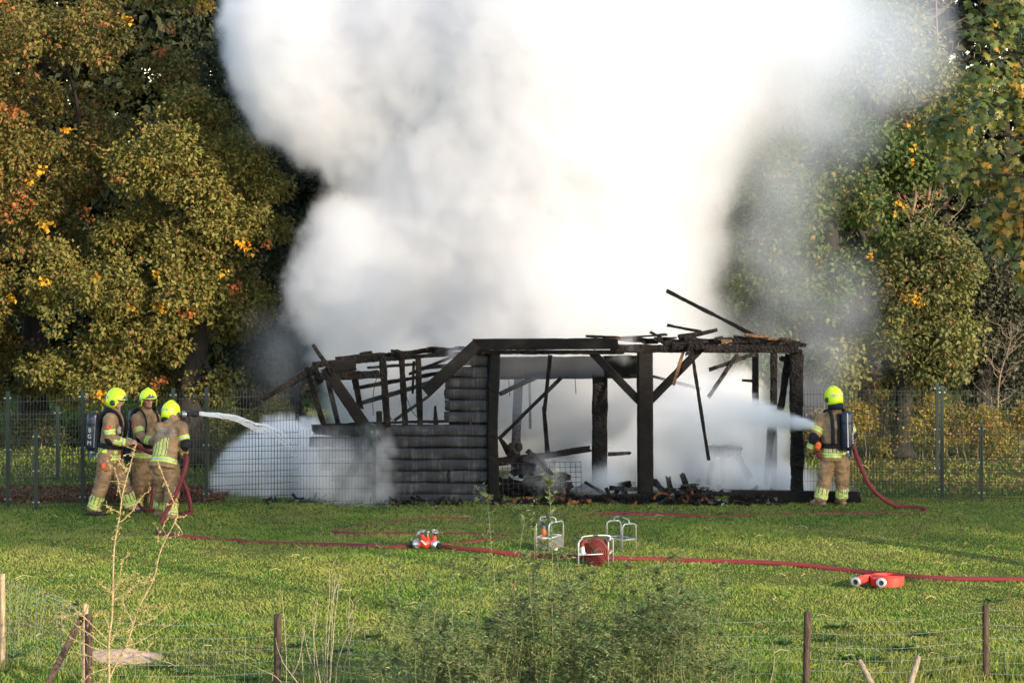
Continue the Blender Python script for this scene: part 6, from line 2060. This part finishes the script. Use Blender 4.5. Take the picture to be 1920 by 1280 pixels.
FLOOR = [(1290, 770, 75, 42.8), (1380, 750, 60, 42.8), (1240, 800, 60, 42.6), (1180, 860, 50, 42.3), (990, 925, 50, 42.0), (1060, 925, 55, 42.1), (1130, 925, 55, 41.6), (1190, 930, 45, 41.8), (1265, 915, 55, 42.0), (1330, 900, 70, 42.2), (1410, 900, 70, 42.2), (1470, 905, 55, 41.7), (1500, 915, 34, 40.9), (1380, 850, 70, 41.9), (1360, 880, 55, 41.2), (1420, 905, 40, 41.0), (1300, 800, 60, 42.4), (1240, 880, 45, 41.6), (1440, 830, 50, 42.0), (1290, 860, 60, 42.6),
         (1545, 925, 28, 41.1), (1585, 932, 20, 41.0), (1130, 870, 50, 42.2), (1010, 890, 36, 41.7)]
WISP = [(610, 900, 42, 40.2), (640, 860, 34, 40.22), (600, 850, 30, 40.22), (650, 930, 36, 40.2), (690, 935, 26, 40.15), (712, 920, 22, 40.12), (708, 890, 19, 40.12), (716, 860, 15, 40.1), (722, 835, 12, 40.1), (700, 812, 13, 40.15), (1030, 900, 30, 41.1), (1010, 880, 26, 41.1), (1170, 650, 18, 40.5), (868, 660, 16, 40.4), (850, 668, 14, 40.4), (660, 900, 34, 40.2), (630, 870, 24, 40.25), (690, 850, 22, 40.2), (1150, 905, 36, 41.2)]

def plume_field(f, pos):
    w = f.noise(pos, .55, 2)
    n1 = f.noise(pos, .85, 5, .58)
    n2 = f.noise(pos, 2.6, 5, .6)
    n3 = f.noise(pos, 7.0, 3, .6)
    s = f.m('SUBTRACT', lobes_field(f, pos, PLUME, .55), .10)
    x = f.nt.nodes.new('ShaderNodeSeparateXYZ'); f.nt.links.new(pos, x.inputs[0])
    soft = f.maprange(x.outputs[0], 1.4, 4.6, 0.0, 1.0, True)          # the lee side on the right is frayed and thin
    s = f.m('ADD', s, f.m('MULTIPLY', f.m('SUBTRACT', n1, .5), .7))
    s = f.m('ADD', s, f.m('MULTIPLY', f.m('SUBTRACT', n2, .5), .62))
    s = f.m('ADD', s, f.m('MULTIPLY', f.m('SUBTRACT', n3, .5), .22))
    sharp = f.maprange(s, -.02, .27, 0, 1, True)
    fray = f.m('POWER', f.maprange(s, -.55, 1.7, 0, 1, True), 1.5)
    d = f.m('ADD', f.m('MULTIPLY', sharp, f.m('SUBTRACT', 1, soft)), f.m('MULTIPLY', f.m('MULTIPLY', fray, .8), soft))
    d = f.m('MULTIPLY', d, 2.8)
    return d

def veil_field(f, pos):
    n0 = f.noise(pos, .5, 3, .5)
    n1 = f.noise(pos, 1.1, 5, .6)
    h = lobes_field(f, pos, HAZE, .6)
    h = f.m('ADD', h, f.m('ADD', f.m('MULTIPLY', f.m('SUBTRACT', n0, .5), 2.4), f.m('MULTIPLY', f.m('SUBTRACT', n1, .5), 1.5)))
    return f.m('MULTIPLY', f.maprange(h, -.35, 1.5, 0, 1, True), .44)

def low_field(f, pos):
    n1 = f.noise(pos, 1.3, 5, .6)
    n2 = f.noise(pos, 3.2, 3, .6)
    nn = f.m('ADD', f.m('MULTIPLY', f.m('SUBTRACT', n1, .5), .75), f.m('MULTIPLY', f.m('SUBTRACT', n2, .5), .25))
    a = f.m('MULTIPLY', f.maprange(f.m('ADD', lobes_field(f, pos, LOW), f.m('ADD', f.m('MULTIPLY', nn, 1.75), f.m('MULTIPLY', f.m('SUBTRACT', f.noise(pos, 6.0, 3, .6), .5), .30))), -.02, .2, 0, 1, True), 9.0)
    b = f.m('MULTIPLY', f.maprange(f.m('ADD', lobes_field(f, pos, FLOOR), nn), -.10, .42, 0, 1, True), 5.0)
    c = f.m('MULTIPLY', f.maprange(f.m('ADD', lobes_field(f, pos, WISP), f.m('ADD', f.m('MULTIPLY', nn, .45), f.m('MULTIPLY', f.m('SUBTRACT', f.noise(pos, 6.5, 4, .6), .5), .50))), -.14, .30, 0, 1, True), 4.6)
    return f.m('ADD', f.m('ADD', a, b), c)

SM = smoke_mat('white_smoke', (.922, .931, .948), 1.0, .4)
VM = smoke_mat('thin_blue_smoke', (.84, .91, 1.0), 1.0, .1)
SML = smoke_mat('low_smoke', (.985, .985, .988), 1.0, .2)
lo = P(340, 960, 41.6); hi = P(1800, -100, 47.2)
volume_object('smoke', (lo.x - .3, 41.5, -.1), (hi.x, 47.3, 9.6), .056, plume_field, SM, 'tall white smoke column rising from the burnt shed')
lo = P(420, 960, 42); hi = P(1800, -60, 46)
volume_object('thin_smoke', (lo.x, 42.05, -.05), (hi.x, 47.1, 9.2), .11, veil_field, VM, 'thin bluish smoke drifting off the column towards the right trees')
lo = P(370, 960, 40); hi = P(1620, 600, 43.4)
volume_object('smoke', (lo.x - .2, 39.85, -.05), (hi.x, 43.3, 2.7), .05, low_field, SML, 'low white smoke rolling over the ground and through the shed frame')
# wide spray of the lone firefighter: a cone of fine drops
def spray_field(f, pos):
    p0 = P(1530, 799, 39.9); p1 = P(1300, 756, 42.5)
    ax = (p1 - p0); L = ax.length; ax.normalize()
    rel = f.v('SUBTRACT', pos, tuple(p0))
    t = f.v('DOT_PRODUCT', rel, tuple(ax))
    al = f.nt.nodes.new('ShaderNodeVectorMath'); al.operation = 'SCALE'; al.inputs[0].default_value = tuple(ax); f.nt.links.new(t, al.inputs['Scale'])
    rad = f.v('LENGTH', f.v('SUBTRACT', rel, al.outputs[0]))
    R = f.m('MULTIPLY_ADD', t, .17, .055)
    n = f.nt.nodes.new('ShaderNodeVectorMath'); n.operation = 'MULTIPLY'; f.nt.links.new(rel, n.inputs[0]); n.inputs[1].default_value = (1.0, 1.0, 8.0)
    ns = f.noise(n.outputs[0], 2.2, 4, .6)
    k = f.m('DIVIDE', rad, R)
    core = f.maprange(f.m('ADD', k, f.m('MULTIPLY', f.m('SUBTRACT', ns, .5), 1.0)), 1.05, .35, 0, 1, True)
    along = f.maprange(t, 0.0, L * 1.02, 1.0, .28)
    start = f.maprange(t, -.02, .03, 0, 1)
    end = f.maprange(t, L * .75, L * 1.05, 1, 0, True)
    thin = f.m('DIVIDE', .14, f.m('ADD', R, .03))
    d = f.m('MULTIPLY', f.m('MULTIPLY', core, along), f.m('MULTIPLY', f.m('MULTIPLY', start, end), thin))
    return f.m('MULTIPLY', d, 19.0)
SPM = smoke_mat('water_spray', (.995, .995, .995), 1.0, .0)
volume_object('water_spray', (2.75, 39.7, 1.0), (4.95, 42.9, 2.4), .035, spray_field, SPM, 'wide white water spray of the lone firefighter')
